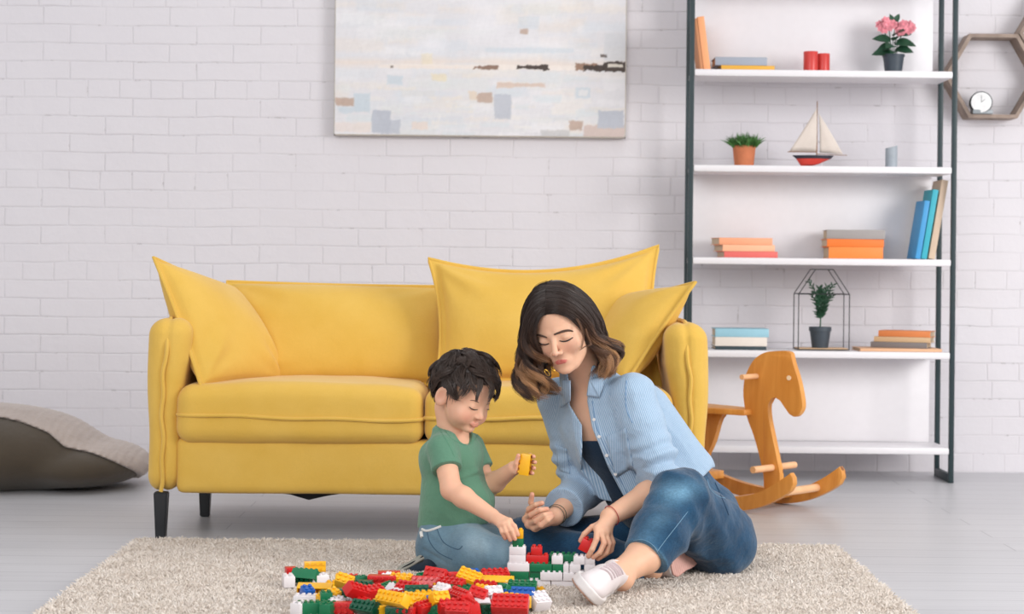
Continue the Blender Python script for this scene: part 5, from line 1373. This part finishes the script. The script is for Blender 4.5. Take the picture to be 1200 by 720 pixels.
        o = link(name, me, m, par, True); md = o.modifiers.new('thick', 'SOLIDIFY'); md.thickness = th; md.offset = 0; return o
    tsurf = lambda P: np.minimum(torso(P), body(P))
    patch('collar', [(659, 446), (668.5, 446), (668.5, 470), (656.5, 478)], off=0.006, surf=tsurf)
    patch('collar', [(690, 445), (709, 441), (706, 456), (702, 466)], off=0.006, surf=tsurf)
    patch('collar', [(690, 447), (696, 446), (702, 466), (687.5, 464)], off=0.005, surf=tsurf)
    patch('pocket', [(710, 512), (733, 502), (742, 548), (722, 560)], off=0.0015, th=0.002)
    patch('pocket', [(650, 522), (664, 527), (668, 556), (656, 552)], off=0.0015, th=0.002)
    BT = flat('pale_button', srgb(226, 224, 222), 0.3)
    for (px, py) in ((696, 492), (702, 512), (711, 534), (721, 556)):
        p = trace(shirt, [(px, py)], off=0.001, d0=4.6)[0]; b = MB(); b.ball(p, 0.0042, 2, (1, 0.45, 1)) if False else b.lathe([(0, 0), (0.0045, 0), (0.0045, 0.0015), (0, 0.002)], (0, 0, 0), 14, Matrix.Translation(p) @ Matrix.Rotation(PI / 2, 4, 'X')); b.build('button', BT, so_, world=True)
    SS = flat('shirt_seam', srgb(112, 146, 182), 0.9)
    seam(shirt, [(734, 446), (733, 462), (734, 480), (741, 496)], SS, so_, r=0.0012); seam(shirt, [(694, 470), (699, 500), (709, 524), (719, 548), (735, 578)], SS, so_, r=0.0009)
    # ---------------- bracelets
    RT = flat('red_thread', srgb(176, 60, 56), 0.6); GT = flat('dark_cord', srgb(70, 74, 62), 0.5)
    ax = (Vector(wrL) - Vector(elL)); c = Vector(wrL) - ax.normalized() * 0.008; b = MB(); b.tube(ring(c, ax, 0.0268, 0), 0.0012, 6, closed=True); b.build('bracelet', RT, root, world=True)
    ax = (Vector(wrR) - Vector(elR)); 
    for k, o_ in enumerate((0.004, 0.014)):
        c = Vector(wrR) - ax.normalized() * o_; b = MB(); b.tube(ring(c + Vector((0, 0, 0.001)), ax + Vector((0.02 * k, 0, 0.03)), 0.0262 + 0.0012 * k, 0), 0.0010, 6, closed=True); b.build('bracelet', GT, root, world=True)
    # ---------------- shoes
    WL = flat('white_leather', srgb(226, 216, 216), 0.45, 0.02); SOLE = flat('white_rubber', srgb(230, 224, 222), 0.5, 0.02); GUM = flat('gum_rubber', srgb(176, 138, 118), 0.6); PNK = flat('pink_tread', srgb(222, 172, 160), 0.6); LC = flat('lace_white', srgb(196, 178, 180), 0.7)
    AX, UX = (-0.27, -0.95, 0.09), (0.68, -0.13, 0.69)
    heel = w(679, 698, 4.47) - Vector(AX).normalized() * 0.243
    shoe(root, heel, AX, UX, 0.245, 1.06, (WL, SOLE, GUM, LC))
    R1 = frame((0.55, 0.70, 0.30), (-0.72, 0.62, -0.15)); hl = w(786, 670, 4.905)
    shoe(root, hl, (0.55, 0.72, 0.25), (-0.75, 0.62, -0.12), 0.24, 0.95, (WL, SOLE, PNK, LC), lace=False)
    # ---------------- hair
    HAIR = m_hair('brown_wavy_hair', [(0, srgb(44, 33, 29)), (0.30, srgb(70, 50, 40)), (0.6, srgb(126, 86, 58)), (1, srgb(196, 146, 100))], 0.36)
    def G(*p): return [tuple(w(*q)) for q in p]
    SA_ = [G((640, 367, 4.905), (632, 371, 4.898), (626, 383, 4.900), (624, 399, 4.915), (628, 415, 4.935), (638, 432, 4.955), (647, 446, 4.975), (650, 461, 4.975)),
           G((639, 352, 4.895), (627, 359, 4.895), (616, 377, 4.91), (612, 400, 4.93), (613, 420, 4.945), (617, 438, 4.95), (623, 456, 4.95), (628, 472, 4.95)),
           G((639, 339, 4.915), (624, 345, 4.92), (613, 364, 4.94), (610, 390, 4.96), (607, 413, 4.97), (608, 434, 4.97), (611, 454, 4.96), (615, 470, 4.96)),
           G((641, 331, 4.96), (626, 337, 4.975), (614, 360, 5.0), (610, 390, 5.02), (610, 415, 5.02), (617, 438, 5.01), (628, 455, 5.0), (636, 466, 5.0)),
           G((648, 329, 5.02), (632, 338, 5.06), (620, 368, 5.08), (618, 400, 5.08), (624, 425, 5.06), (636, 444, 5.04), (648, 456, 5.02), (654, 462, 5.0))]
    SB_ = [G((640, 367, 4.905), (652, 366, 4.893), (669, 373, 4.903), (682, 385, 4.93), (690, 396, 4.955), (702, 408, 4.975), (713, 418, 4.985), (709, 431, 4.985), (701, 441, 4.985)),
           G((639, 352, 4.895), (655, 352, 4.888), (676, 363, 4.900), (692, 380, 4.93), (699, 395, 4.96), (709, 404, 4.98), (722, 416, 4.99), (717, 433, 4.99), (705, 445, 4.99)),
           G((639, 339, 4.915), (660, 340, 4.91), (685, 354, 4.935), (701, 374, 4.965), (706, 392, 4.99), (716, 402, 5.0), (728, 411, 5.01), (722, 430, 5.01), (711, 444, 5.01)),
           G((641, 331, 4.96), (668, 332, 4.97), (692, 349, 5.0), (706, 372, 5.03), (709, 392, 5.04), (714, 408, 5.05), (720, 422, 5.05), (712, 436, 5.05), (705, 446, 5.05)),
           G((648, 329, 5.02), (672, 336, 5.06), (694, 358, 5.09), (703, 382, 5.10), (703, 402, 5.09), (702, 420, 5.08), (701, 436, 5.07), (700, 446, 5.06), (700, 452, 5.06))]
    rs = np.random.RandomState(11)
    def sheet(Gs, n, inward, K=26, seed=0, curl=0.011):
        rs = np.random.RandomState(seed); Gm = np.array([np.array(g) for g in Gs]); 
        m = Gm.shape[0]; NC = 26; crs = np.random.RandomState(seed + 5)
        cl = rs.randint(0, NC, n); uc = (cl + 0.5) / NC * (m - 1); u0 = np.clip(uc + rs.uniform(-0.75, 0.75, n) / NC * (m - 1), 0, m - 1.001); uc = np.clip(uc, 0, m - 1.001)
        def lerp(u):
            i = np.minimum(u.astype(int), m - 2); t = (u - i)[:, None, None]; return Gm[i] * (1 - t) + Gm[i + 1] * t
        tt = np.linspace(0, 1, K)[None, :, None]
        a_, b_ = resample(lerp(u0), K), resample(lerp(uc), K)
        env = np.clip((tt - 0.34) / 0.36, 0, 1) ** 1.1
        pth = a_ * (1 - 0.78 * env) + b_ * 0.78 * env
        ph = crs.rand(NC) * 6.28; am = 0.6 + 0.8 * crs.rand(NC); fr = 2.0 + 0.8 * crs.rand(NC); off = crs.normal(size=(NC, 3)) * A_((0.006, 0.004, 0.004)); ly = crs.rand(NC)
        lay = (0.35 * rs.rand(n) + 0.65 * ly[cl])[:, None, None]
        ctr = np.array(HC + HR_ @ A_((0, -0.01, 0.02))); nrm = pth - ctr; nrm /= np.linalg.norm(nrm, axis=2, keepdims=True)
        pth = pth - nrm * lay * inward * (0.25 + 0.75 * np.sin(np.clip(tt, 0, 1) * PI * 0.8))
        ph = ph[cl] + rs.normal(size=n) * 0.25
        a = ph[:, None] + tt[..., 0] * fr[cl][:, None] * 2 * PI
        pth = pth + env * curl * am[cl][:, None, None] * np.stack([np.cos(a), 0.9 * np.sin(a), 0.30 * np.sin(a + 1)], 2) + off[cl][:, None] * env
        pth = pth + rs.normal(size=(n, 1, 3)) * (0.0010 + 0.0016 * tt) + rs.normal(size=(n, 1, 3)) * 0.0008
        ctone = crs.rand(NC); ef = 1 - 0.24 * rs.rand(n) ** 1.5 * (0.5 + ly[cl])
        ti = np.linspace(0, 1, K)[None] * ef[:, None] * (K - 1); i0 = np.minimum(ti.astype(int), K - 2); fr_ = (ti - i0)[..., None]; rw = np.arange(n)[:, None]
        pth = pth[rw, i0] * (1 - fr_) + pth[rw, i0 + 1] * fr_
        tone = 0.10 + 0.05 * rs.rand(n)[:, None] + np.clip((tt[..., 0] - 0.30) / 0.6, 0, 1) * (0.50 + 0.9 * (ctone[cl][:, None] - 0.4)) + 0.12 * (rs.rand(n)[:, None] - 0.5) * 2 * tt[..., 0]
        tone = tone - 0.18 * lay[..., 0]
        return pth, np.clip(tone, 0, 1)
    p1, t1 = sheet(SA_, 3200, 0.014, seed=1, curl=0.0190); p2, t2 = sheet(SB_, 4000, 0.016, seed=2, curl=0.0145)
    # sweep above the brow keeps flat and lighter
    p3, t3 = sheet(SB_[:2], 500, 0.004, seed=3, curl=0.003); t3 = np.clip(t3 + 0.20 * np.linspace(0, 1, 26)[None] ** 0.6 * (np.linspace(0, 1, 26)[None] > 0.15), 0, 1)
    pth = np.concatenate([p1, p2, p3]); tn = np.concatenate([t1, t2, t3])
    rr = np.concatenate([np.full(3200, 0.00065), np.full(4000, 0.00065), np.full(500, 0.0006)])
    ho = strands('hair', pth, HAIR, root, r=rr, col=tn)
    # a few loose locks crossing the cheek
    lk = [G((676, 374, 4.903), (681, 384, 4.905), (683.5, 394, 4.905), (682.5, 403, 4.91), (681, 409, 4.912)), G((686, 386, 4.92), (689, 396, 4.925), (692, 404, 4.93), (686, 406, 4.925), (679, 411, 4.92))]
    P5 = np.repeat(np.array(lk), 12, 0) + np.random.RandomState(4).normal(size=(24, 1, 3)) * 0.0012; P5 = resample(P5, 20)
    strands('loose_lock', P5, HAIR, ho, r=0.00042, col=np.full((24, 20), 0.55))
    def capf(P):
        q = ((P - A_(HC)) @ HR_) / HS
        g = ell(q, (0, -0.014, 0.036), (0.080, 0.098, 0.091))
        # hairline: nothing over the face
        face = np.maximum.reduce([0.030 - q[:, 1] , -(0.086 - 0.9 * np.abs(q[:, 0]) ** 1.25 * 6 - q[:, 2]) , np.abs(q[:, 0]) - 0.078])
        g = smax(g, -(-np.maximum(-(q[:, 1] - 0.022 - 0.0), q[:, 2] - (0.082 - 6.5 * q[:, 0] ** 2)) ) * -1 if False else g, 0.001)
        keep = np.minimum(q[:, 1] - 0.010, (0.080 - 7.0 * q[:, 0] ** 2) - q[:, 2])     # >0 inside the face window
        g = np.maximum(g, keep)
        g = np.maximum(g, -0.062 - q[:, 2])
        g = g * HS
        # hair behind the jaw and over the nape
        g = smin(g, chain(P, [w(622, 400, 5.04), w(628, 428, 5.03), w(638, 447, 5.015)], [0.016, 0.020, 0.008], 0.01), 0.01)
        g = smin(g, chain(P, [w(634, 405, 5.03), w(636, 425, 5.02), w(642, 440, 5.02)], [0.018, 0.020, 0.010], 0.01), 0.01)
        g = smin(g, chain(P, [w(698, 400, 5.03), w(710, 418, 5.03), w(706, 438, 5.03)], [0.016, 0.022, 0.014], 0.01), 0.01)
        g = smin(g, chain(P, [w(660, 400, 5.085), w(668, 430, 5.09)], [0.055, 0.035], 0.01), 0.02)
        return g
    me, V = sdf_mesh('hair_base', capf, (0.0, 4.84, 0.44), (0.30, 5.20, 0.82), 0.0035); set_attr(me, 'tone', np.full(len(V), 0.04)); link('hair_base', me, HAIR, ho, True)
    # earring
    b = MB(); GD = NT('gold').set(color=srgb(214, 170, 70), metal=1.0, rough=0.3)
    b.tube(ring(w(641, 437, 4.945), (0.4, 1, 0.1), 0.0075, 0, sq=(0.6, 1.3)), 0.0010, 6, closed=True); b.tube(ring(w(648, 433, 4.95), (0.8, 1, 0.1), 0.006, 0, sq=(0.6, 1.3)), 0.0010, 6, closed=True); b.build('earring', GD, root, world=True)
    # the red brick between thumb and finger
    c = w(686, 641, 4.815); M = Matrix.Translation(c) @ Matrix.Rotation(math.radians(-8), 4, 'Z') @ Matrix.Rotation(math.radians(25), 4, 'Y') @ Matrix.Translation((0, 0, -BH / 2))
    brick('r', 2, 3, M, 'red brick held between the woman\'s thumb and finger above the brick wall', G1, 1.5)
    return body
WB = woman()
# ============================================================ the boy
KC, KR, KS = np.array([-0.127, 5.05, 0.4866], np.float32), rotm(-47.5, 20.6, 6.9), 0.90
def boy():
    w = W
    root = empty('person', (w(522, 660, 5.08).x, 5.08, 0.02), 0, 'small boy in green t-shirt and pale jeans kneeling, holding up a yellow brick', 'person', 'people playing on the rug')
    SKIN = m_skin('skin_boy', srgb(232, 182, 152), 0.48)
    neck = w(530, 506, 5.085); chest = w(531, 548, 5.09); belly = w(537, 586, 5.085); pelv = w(527, 628, 5.10)
    shR, shL = w(519, 526, 5.01), w(551, 524, 5.15)
    elR, wrR = w(529, 574, 4.935), w(577, 605, 4.855); elL, wrL = w(571, 572, 5.11), w(602, 549, 5.01)
    hipR, knR, anR = w(517, 640, 5.05), w(578, 654, 4.955), w(500, 668, 5.07)
    hipL, knL, anL = w(537, 640, 5.15), w(590, 643, 5.04), w(515, 664, 5.16)
    Rt = frame(Vector((0.70, -0.70, -0.05)), Vector((0, 0, 1)))
    hb = KC + KR @ A_((0, -0.030, -0.05)); hbk = KC + KR @ A_((0, -0.04, -0.02))
    Rk = [w(597, 611, 4.812), w(594, 613.5, 4.802), w(590, 615, 4.802), w(586, 615.5, 4.806)]
    Rf = [[Rk[0], w(603, 617, 4.793), w(607, 627, 4.792)], [Rk[1], w(599, 622, 4.786), w(603.5, 632, 4.790)], [Rk[2], w(593.5, 624, 4.787), w(598, 633, 4.792)],
          [Rk[3], w(588.5, 624, 4.792), w(592, 631, 4.797)], [w(585, 609, 4.86), w(594, 617, 4.862), w(600, 625, 4.856)]]
    Lk = [w(612, 537, 5.03), w(613, 542, 5.035), w(612, 547, 5.035), w(611, 551, 5.03)]
    Lf = [[Lk[0], w(621, 534, 5.025), w(625.5, 535.5, 4.995)], [Lk[1], w(622, 541, 5.028), w(627, 542, 4.995)], [Lk[2], w(621.5, 547.5, 5.028), w(626, 549, 4.998)],
          [Lk[3], w(619, 553, 5.02), w(624, 555, 4.998)], [w(604, 553, 5.00), w(604.5, 543, 4.985), w(607.5, 534, 4.978)]]
    def arm(P, a, b_, c): return smin(cap(P, a, b_, 0.032, 0.027), chain(P, [b_, Vector(b_) * 0.7 + Vector(c) * 0.3, c], [0.027, 0.027, 0.0185], 0.012), 0.012)
    def body(P):
        f, lip, q = head_sdf(P, KC, KR, KS, True)
        f = smin(f, chain(P, [hbk, hb, neck], [0.036, 0.036, 0.042], 0.02), 0.012)
        t = smin(ell(P, w(532, 536, 5.085), (0.085, 0.062, 0.060), Rt), chain(P, [chest, belly, pelv], [0.070, 0.082, 0.080], 0.03), 0.03)
        t = smin(t, cap(P, shR, shL, 0.030), 0.03); f = smin(f, t, 0.025)
        f = smin(f, smin(arm(P, shR, elR, wrR), arm(P, shL, elL, wrL), 0.004), 0.012)
        for h_, k_, a_ in ((hipR, knR, anR), (hipL, knL, anL)): f = smin(f, chain(P, [h_, k_, a_], [0.055, 0.038, 0.024], 0.01), 0.015)
        h = palm(P, wrR, Rk, 0.0145, 0.0078, 0.006); h = fingers(P, h, Rf, 0.0066, 0.0054, 0.0026); f = smin(f, h, 0.005)
        h = palm(P, wrL, Lk, 0.0145, 0.0078, 0.006); h = fingers(P, h, Lf, 0.0066, 0.0054, 0.0026)
        return smin(f, h, 0.005)
    me, V = sdf_mesh('body', body, (-0.30, 4.74, 0.0), (0.10, 5.26, 0.62), 0.0029)
    for _ in range(2):
        v = body(V); e = 0.001; g = np.stack([body(V + A_(d)) - v for d in ((e, 0, 0), (0, e, 0), (0, 0, e))], 1) / e
        V = V - np.clip(v, -0.002, 0.002)[:, None] * g / np.maximum((g * g).sum(1), 0.2)[:, None]
    me.vertices.foreach_set('co', V.ravel()); me.update()
    _, lip, q = head_sdf(V, KC, KR, KS, True)
    tint = 0.48 * np.clip(1 - (lip - 0.0002) / 0.0015, 0, 1)
    ck = np.exp(-(((np.abs(q[:, 0]) - 0.040) / 0.020) ** 2 + ((q[:, 2] + 0.042) / 0.020) ** 2)) * (q[:, 1] > 0.02) * 0.30
    ns = np.exp(-((q[:, 0] / 0.012) ** 2 + ((q[:, 2] + 0.034) / 0.012) ** 2)) * (q[:, 1] > 0.07) * 0.18
    er = 0.2 * np.exp(-(np.linalg.norm(np.stack([np.abs(q[:, 0]) - 0.08, q[:, 1] + 0.012, q[:, 2] + 0.014], 1), axis=1) / 0.03) ** 2)
    tips = np.zeros(len(V))
    for c in Rf + Lf: tips = np.maximum(tips, 0.30 * np.exp(-(np.linalg.norm(V - A_(c[-1]), axis=1) / 0.010) ** 2))
    tips = np.maximum(tips, 0.16 * np.exp(-(np.linalg.norm(V - A_(elR), axis=1) / 0.03) ** 2))
    set_attr(me, 'tint', np.maximum.reduce([tint, ck, ns, tips, er])); link('body', me, SKIN, root, True)
    hf = lambda P: head_sdf(P, KC, KR, KS, True)[0]
    LS = flat('eyelash_dark', srgb(38, 26, 24), 0.5); HD = m_hair('boy_brow', [(0, srgb(110, 78, 60)), (1, srgb(120, 86, 66))])
    for pts, r in (([(550.0, 477.0), (552.5, 479.2), (556, 480.6), (560, 480.2)], 0.0011), ([(570.5, 480.0), (573.5, 480.2), (576, 478.6)], 0.0009)):
        sp = [(p.x, p.y) for p in spline([(x, y, 0) for x, y in pts], 7)]; c = trace(hf, sp, off=0.0002, d0=4.75); b = MB(); n = len(c)
        b.tube(c, [0.0004 + r * math.sin(PI * (0.1 + 0.85 * k / n)) for k in range(n)], 8); b.build('eyelashes', LS, root, world=True)
    for pts in ([(551, 469.5), (556, 469.8), (561, 472.2)], [(570, 474.2), (574.5, 473.0), (578, 471.0)]):
        sp = [(p.x, p.y) for p in spline([(x, y, 0) for x, y in pts], 7)]; c = trace(hf, sp, off=-0.0002, d0=4.75); b = MB(); n = len(c)
        b.tube(c, [0.0005 + 0.0009 * math.sin(PI * (0.1 + 0.8 * k / n)) for k in range(n)], 8); b.build('eyebrow', HD, root, world=True)
    # t-shirt
    GT = fab_attr('green_jersey', srgb(92, 136, 112), srgb(102, 146, 120), weave=1500, cr=0.5)
    slv = Vector(shR) * 0.48 + Vector(elR) * 0.52; dS = (Vector(elR) - Vector(shR)).normalized(); slvL = Vector(shL) * 0.45 + Vector(elL) * 0.55; dSL = (Vector(elL) - Vector(shL)).normalized()
    def tee(P):
        g = ell(P, w(530, 535, 5.085), (0.092, 0.072, 0.066), Rt)
        g = smin(g, chain(P, [w(529, 550, 5.09), w(536, 588, 5.085), w(524, 616, 5.09)], [0.078, 0.093, 0.078], 0.03), 0.03)
        g = smin(g, cap(P, shR, shL, 0.036), 0.03)
        g = smin(g, chain(P, [neck, w(531, 500, 5.085)], [0.056, 0.046], 0.01), 0.02)
        g = g + 0.0028 * wav(P * A_((0.9, 0.9, 1.3)), 91, 26) + 0.0035 * wav(P, 92, 12) - 0.005 * ridge(P * A_((1, 1, 0.7)), 93, 17)
        # a fold running from the armpit across the chest
        a = cap(P, w(534, 562, 5.0), w(572, 548, 5.05), 0.0); g = g - 0.0035 * np.exp(-(a / 0.006) ** 2) + 0.004 * np.exp(-(cap(P, w(534, 566, 5.0), w(572, 552, 5.05), 0.0) / 0.006) ** 2)
        x, y = pix(P)
        g = np.maximum(g, (y - np.interp(x, [485, 495, 520, 545, 580], [617, 621, 622, 619, 612])) / 430.0 * 0.85)
        # neckline
        ng = chain(P, [w(527, 488, 5.08), w(533, 500, 5.075), w(545, 509, 5.04)], [0.040, 0.043, 0.030], 0.01)
        g = smax(g, -ng, 0.004)
        s = cap(P, shR, slv, 0.0395, 0.0415) + 0.0022 * wav(P, 95, 40); s = np.maximum(s, (P - A_(slv)) @ A_(dS)); g = smin(g, s, 0.010)
        s = cap(P, shL, slvL, 0.038, 0.040); s = np.maximum(s, (P - A_(slvL)) @ A_(dSL)); g = smin(g, s, 0.010)
        return g
    me, V = sdf_mesh('t_shirt', tee, (-0.33, 4.88, 0.08), (0.02, 5.28, 0.46), 0.0032); ts = link('t_shirt', me, GT, root, True)
    SM_ = flat('green_seam', srgb(96, 150, 122), 0.9)
    seam(tee, [(506, 551.0), (514, 554), (525, 553.5), (534.5, 549.5)], SM_, ts, 'hem_stitch', r=0.0007, d0=4.7)
    seam(tee, [(518, 497), (524, 508), (534, 517), (546, 521), (556, 516), (560, 509)], SM_, ts, 'neckline_stitch', r=0.0008, d0=4.7)
    seam(tee, [(513, 500), (520, 511), (527, 523), (533, 536)], SM_, ts, 'seam', r=0.0006, d0=4.7)
    # jeans
    DN = fab_attr('denim_pale', srgb(88, 116, 134), srgb(112, 142, 158), c3=srgb(166, 190, 202), cr=0.5, mid=0.14, weave=1100)
    def legs(P):
        g = smin(ell(P, w(525, 634, 5.10), (0.072, 0.088, 0.066)), ell(P, w(533, 620, 5.095), (0.084, 0.086, 0.05)), 0.03)
        r = chain(P, [hipR, w(548, 650, 4.995), knR], [0.070, 0.066, 0.056], 0.02); r = smin(r, cap(P, w(573, 664, 4.965), anR, 0.050, 0.038), 0.012)
        l = chain(P, [hipL, knL], [0.066, 0.050], 0.02); l = smin(l, cap(P, knL, anL, 0.046, 0.036), 0.012)
        g = smin(g, r, 0.025); g = smin(g, l, 0.012)
        g = g + 0.003 * wav(P * A_((1, 1, 1.4)), 101, 32) + 0.004 * wav(P, 102, 14) - 0.007 * ridge(P, 103, 20) - 0.004 * ridge(P, 104, 36)
        a = cap(P, w(500, 628, 5.0), w(545, 655, 4.93), 0.0); g = g + 0.004 * np.exp(-(a / 0.005) ** 2)
        g = g + 0.004 * np.exp(-(cap(P, w(497, 645, 5.0), w(530, 662, 4.95), 0.0) / 0.006) ** 2)
        g = np.maximum(g, (P - A_(anR)) @ A_((Vector(anR) - Vector(knR)).normalized()) - 0.012 + 0 * g)
        x, y = pix(P); g = np.maximum(g, (np.interp(x, [490, 545, 580], [616, 604, 596]) - y) / 430.0 * 0.85)
        return np.maximum(g, 0.018 - P[:, 2])
    me, V = sdf_mesh('jeans', legs, (-0.34, 4.84, 0.0), (0.05, 5.32, 0.20), 0.0038)
    x, y = pix(V); wash = 0.75 * np.exp(-(((x - 560) / 18) ** 2 + ((y - 634) / 18) ** 2)) + 0.3 * np.exp(-(((x - 590) / 8) ** 2 + ((y - 640) / 20) ** 2))
    set_attr(me, 'wash', np.clip(wash * (0.8 + 0.4 * wav(V, 6, 50)), 0, 0.85)); jo = link('jeans', me, DN, root, True)
    SD2 = flat('pale_denim_seam', srgb(60, 88, 110), 0.9)
    seam(legs, [(500, 622), (504, 636), (514, 648), (530, 656)], SD2, jo, r=0.0011, d0=4.7); seam(legs, [(512, 620), (520, 636), (536, 644), (542, 640)], SD2, jo, 'pocket_edge', r=0.0011, d0=4.7)
    WS = fab_attr('white_waistband', srgb(226, 224, 220), srgb(214, 212, 208))
    b = MB(); p = trace(lambda P: np.minimum(legs(P), tee(P)), [(q.x, q.y) for q in spline([(494.5, 620.5, 0), (500, 622.5, 0), (508, 620.5, 0), (517, 617, 0)], 6)], off=0.001, d0=4.7); b.tube(p, 0.0034, 8); b.build('waistband', WS, jo, world=True)
    b = MB(); p = trace(legs, [(493.5, 624), (494.5, 630)], off=0.001, d0=4.7); b.tube(p, [0.005, 0.0045], 8); b.build('label_tag', WS, jo, world=True)
    # shoe, sole turned up behind him
    DKC = fabric('navy_canvas', srgb(34, 48, 62), weave=1200); SO = flat('grey_rubber', srgb(150, 148, 138), 0.7); SOD = flat('dark_tread', srgb(60, 62, 60), 0.8)
    A = Vector((-0.80, 0.12, -0.55)); U = Vector((0.38, -0.45, -0.80))
    hl = w(511, 642, 5.02); shoe(root, hl, A, U, 0.150, 1.05, (DKC, SO, SO, SO), lace=False)
    b = MB(); R = frame(A, U); k = 0.150 / 0.25
    for sx in (-1,):
        pts = [Vector(map(float, A_(hl) + R @ A_((sx * x_ * k, y_ * k, 0.013 * k)))) for x_, y_ in ((0.030, 0.02), (0.0315, 0.05), (0.0305, 0.09), (0.036, 0.13), (0.0432, 0.165), (0.0425, 0.19), (0.036, 0.222))]
        b.tube(spline(pts, 5), 0.0022, 6)
        pts = [Vector(map(float, A_(hl) + R @ A_((-sx * x_ * k, y_ * k, 0.013 * k)))) for x_, y_ in ((0.030, 0.02), (0.0315, 0.05), (0.0305, 0.09), (0.040, 0.13), (0.0482, 0.165), (0.0465, 0.19), (0.039, 0.222))]
        b.tube(spline(pts, 5), 0.0022, 6)
    b.build('sole_stripe', flat('black_rubber', srgb(40, 42, 44), 0.7), root, world=True)
    hl2 = w(528, 650, 5.19); shoe(root, hl2, (-0.9, 0.2, -0.4), (0.3, -0.3, -0.86), 0.150, 1.05, (DKC, SO, SOD, SO), lace=False)
    # hair: tousled locks flowing from the crown
    HAIR = m_hair('dark_tousled_hair', [(0, srgb(44, 34, 30)), (0.4, srgb(72, 54, 44)), (1, srgb(138, 104, 80))], 0.4)
    rs = np.random.RandomState(8); N = 5200; K = 18
    # roots on the scalp ellipsoid (local head space)
    er = np.array([0.084, 0.102, 0.092]); ec = np.array([0, -0.012, 0.036])
    d = rs.normal(size=(N * 3, 3)); d /= np.linalg.norm(d, axis=1)[:, None]
    rt = ec + d * er
    # hair grows above a line: forehead z>.062 in front, over the ear, down to the nape behind
    lim = np.interp(rt[:, 1], [-0.12, -0.06, -0.03, 0.01, 0.04, 0.10], [-0.062, -0.050, 0.010, 0.026, 0.060, 0.082])
    rt = rt[rt[:, 2] > lim][:N]; N = len(rt); dn = (rt - ec) / er ** 2; dn /= np.linalg.norm(dn, axis=1)[:, None]
    crown = np.array([0.012, -0.055, 0.118])
    fl = rt - crown; fl -= dn * (fl * dn).sum(1)[:, None]; fl /= np.maximum(np.linalg.norm(fl, axis=1)[:, None], 1e-4)
    fl += np.array([0, 0.35, 0]) * (rt[:, 1:2] > -0.03)
    # lock ids by position
    cell = np.floor(rt / 0.029).astype(int); key = (cell[:, 0] * 73 + cell[:, 1] * 179 + cell[:, 2] * 283) % 997
    lr = np.random.RandomState(2); ph = lr.rand(997) * 6.28; sw = lr.normal(size=(997, 3)) * 0.6; ln = 0.85 + 0.5 * lr.rand(997); tn = lr.rand(997)
    P_ = np.zeros((N, K, 3)); p = rt.copy(); dr = fl + sw[key] * 0.9; dr /= np.linalg.norm(dr, axis=1)[:, None]
    down = np.array(KR).T @ np.array([0, 0, -1.0]); L = (0.048 + 0.014 * rs.rand(N)) * ln[key] * np.where(rt[:, 1] > 0.03, 1.05, 1.0) * np.where(rt[:, 2] < 0.02, 0.72, 1)
    for i in range(K):
        P_[:, i] = p; t = i / K
        s1 = np.cross(dn, dr); a = ph[key] + t * 4.0 + rs.normal(size=N) * 0.05
        step = dr + s1 * (0.9 * np.sin(a))[:, None] * (0.3 + t) + dn * (0.55 * (1 - t) - 0.05 + 0.6 * np.cos(a + 1) * t)[:, None] + down * 0.30 * t
        step /= np.linalg.norm(step, axis=1)[:, None]; p = p + step * (L / K)[:, None]
        q = (p - ec) / er; r = np.linalg.norm(q, axis=1); inside = r < 1.05; p = np.where(inside[:, None], ec + q / r[:, None] * 1.05 * er, p)
        dnn = (p - ec) / er ** 2; dn = dnn / np.linalg.norm(dnn, axis=1)[:, None]; dr = dr - dn * (dr * dn).sum(1)[:, None] * 0.8; dr /= np.linalg.norm(dr, axis=1)[:, None]
    cnt = np.bincount(key, minlength=997).astype(float); mean = np.stack([np.stack([np.bincount(key, weights=P_[:, i, a], minlength=997) / np.maximum(cnt, 1) for a in range(3)], 1) for i in range(K)], 1)
    pull = (0.68 * np.linspace(0, 1, K) ** 0.8)[None, :, None]; off_ = (P_ - mean[key]); dist = np.linalg.norm(off_, axis=2, keepdims=True)
    P_ = P_ - off_ * pull * (dist < 0.035)
    P_ = P_ + rs.normal(size=(N, 1, 3)) * 0.0008 * np.linspace(0.3, 1.6, K)[None, :, None]
    ov = ((np.abs(P_[..., 0]) > 0.05) & (P_[..., 1] > -0.036) & (P_[..., 1] < 0.008) & (P_[..., 2] < 0.012)).any(1)
    P_ = P_[~ov]; key = key[~ov]; N = len(P_)
    Wd = A_(KC) + (P_ * KS) @ np.array(KR).T
    tone = np.clip(0.12 + 0.30 * tn[key][:, None] * np.linspace(0.2, 1, K)[None] + 0.55 * (tn[key][:, None] > 0.88) * np.linspace(0, 1, K)[None] + 0.08 * rs.rand(N)[:, None], 0, 1)
    ho = strands('hair', Wd, HAIR, root, r=0.00095, col=tone)
    def capf(P):
        q = ((P - A_(KC)) @ KR) / KS; g = ell(q, (0, -0.012, 0.036), (0.0855, 0.1035, 0.0935))
        lim = np.interp(q[:, 1], [-0.12, -0.06, -0.03, 0.01, 0.04, 0.10], [-0.066, -0.052, 0.002, 0.018, 0.050, 0.074])
        return np.maximum(g, lim - q[:, 2]) * KS
    me, V = sdf_mesh('hair_base', capf, (-0.26, 4.93, 0.38), (0.02, 5.18, 0.64), 0.0035); set_attr(me, 'tone', np.full(len(V), 0.05)); link('hair_base', me, HAIR, ho, True)
    # yellow brick in his raised hand, studs turned left
    c = w(616, 544.5, 4.998); M = Matrix.Translation(c) @ Matrix.Rotation(math.radians(6), 4, 'Y') @ Matrix.Rotation(math.radians(-12), 4, 'Z') @ Matrix.Rotation(-PI / 2, 4, 'Y') @ Matrix.Translation((0, 0, -BH * 0.65))
    brick('y', 4, 2, M, 'yellow brick held up in the boy\'s raised hand', 'bricks held in hands', 1.3)
    return body
BB = boy()
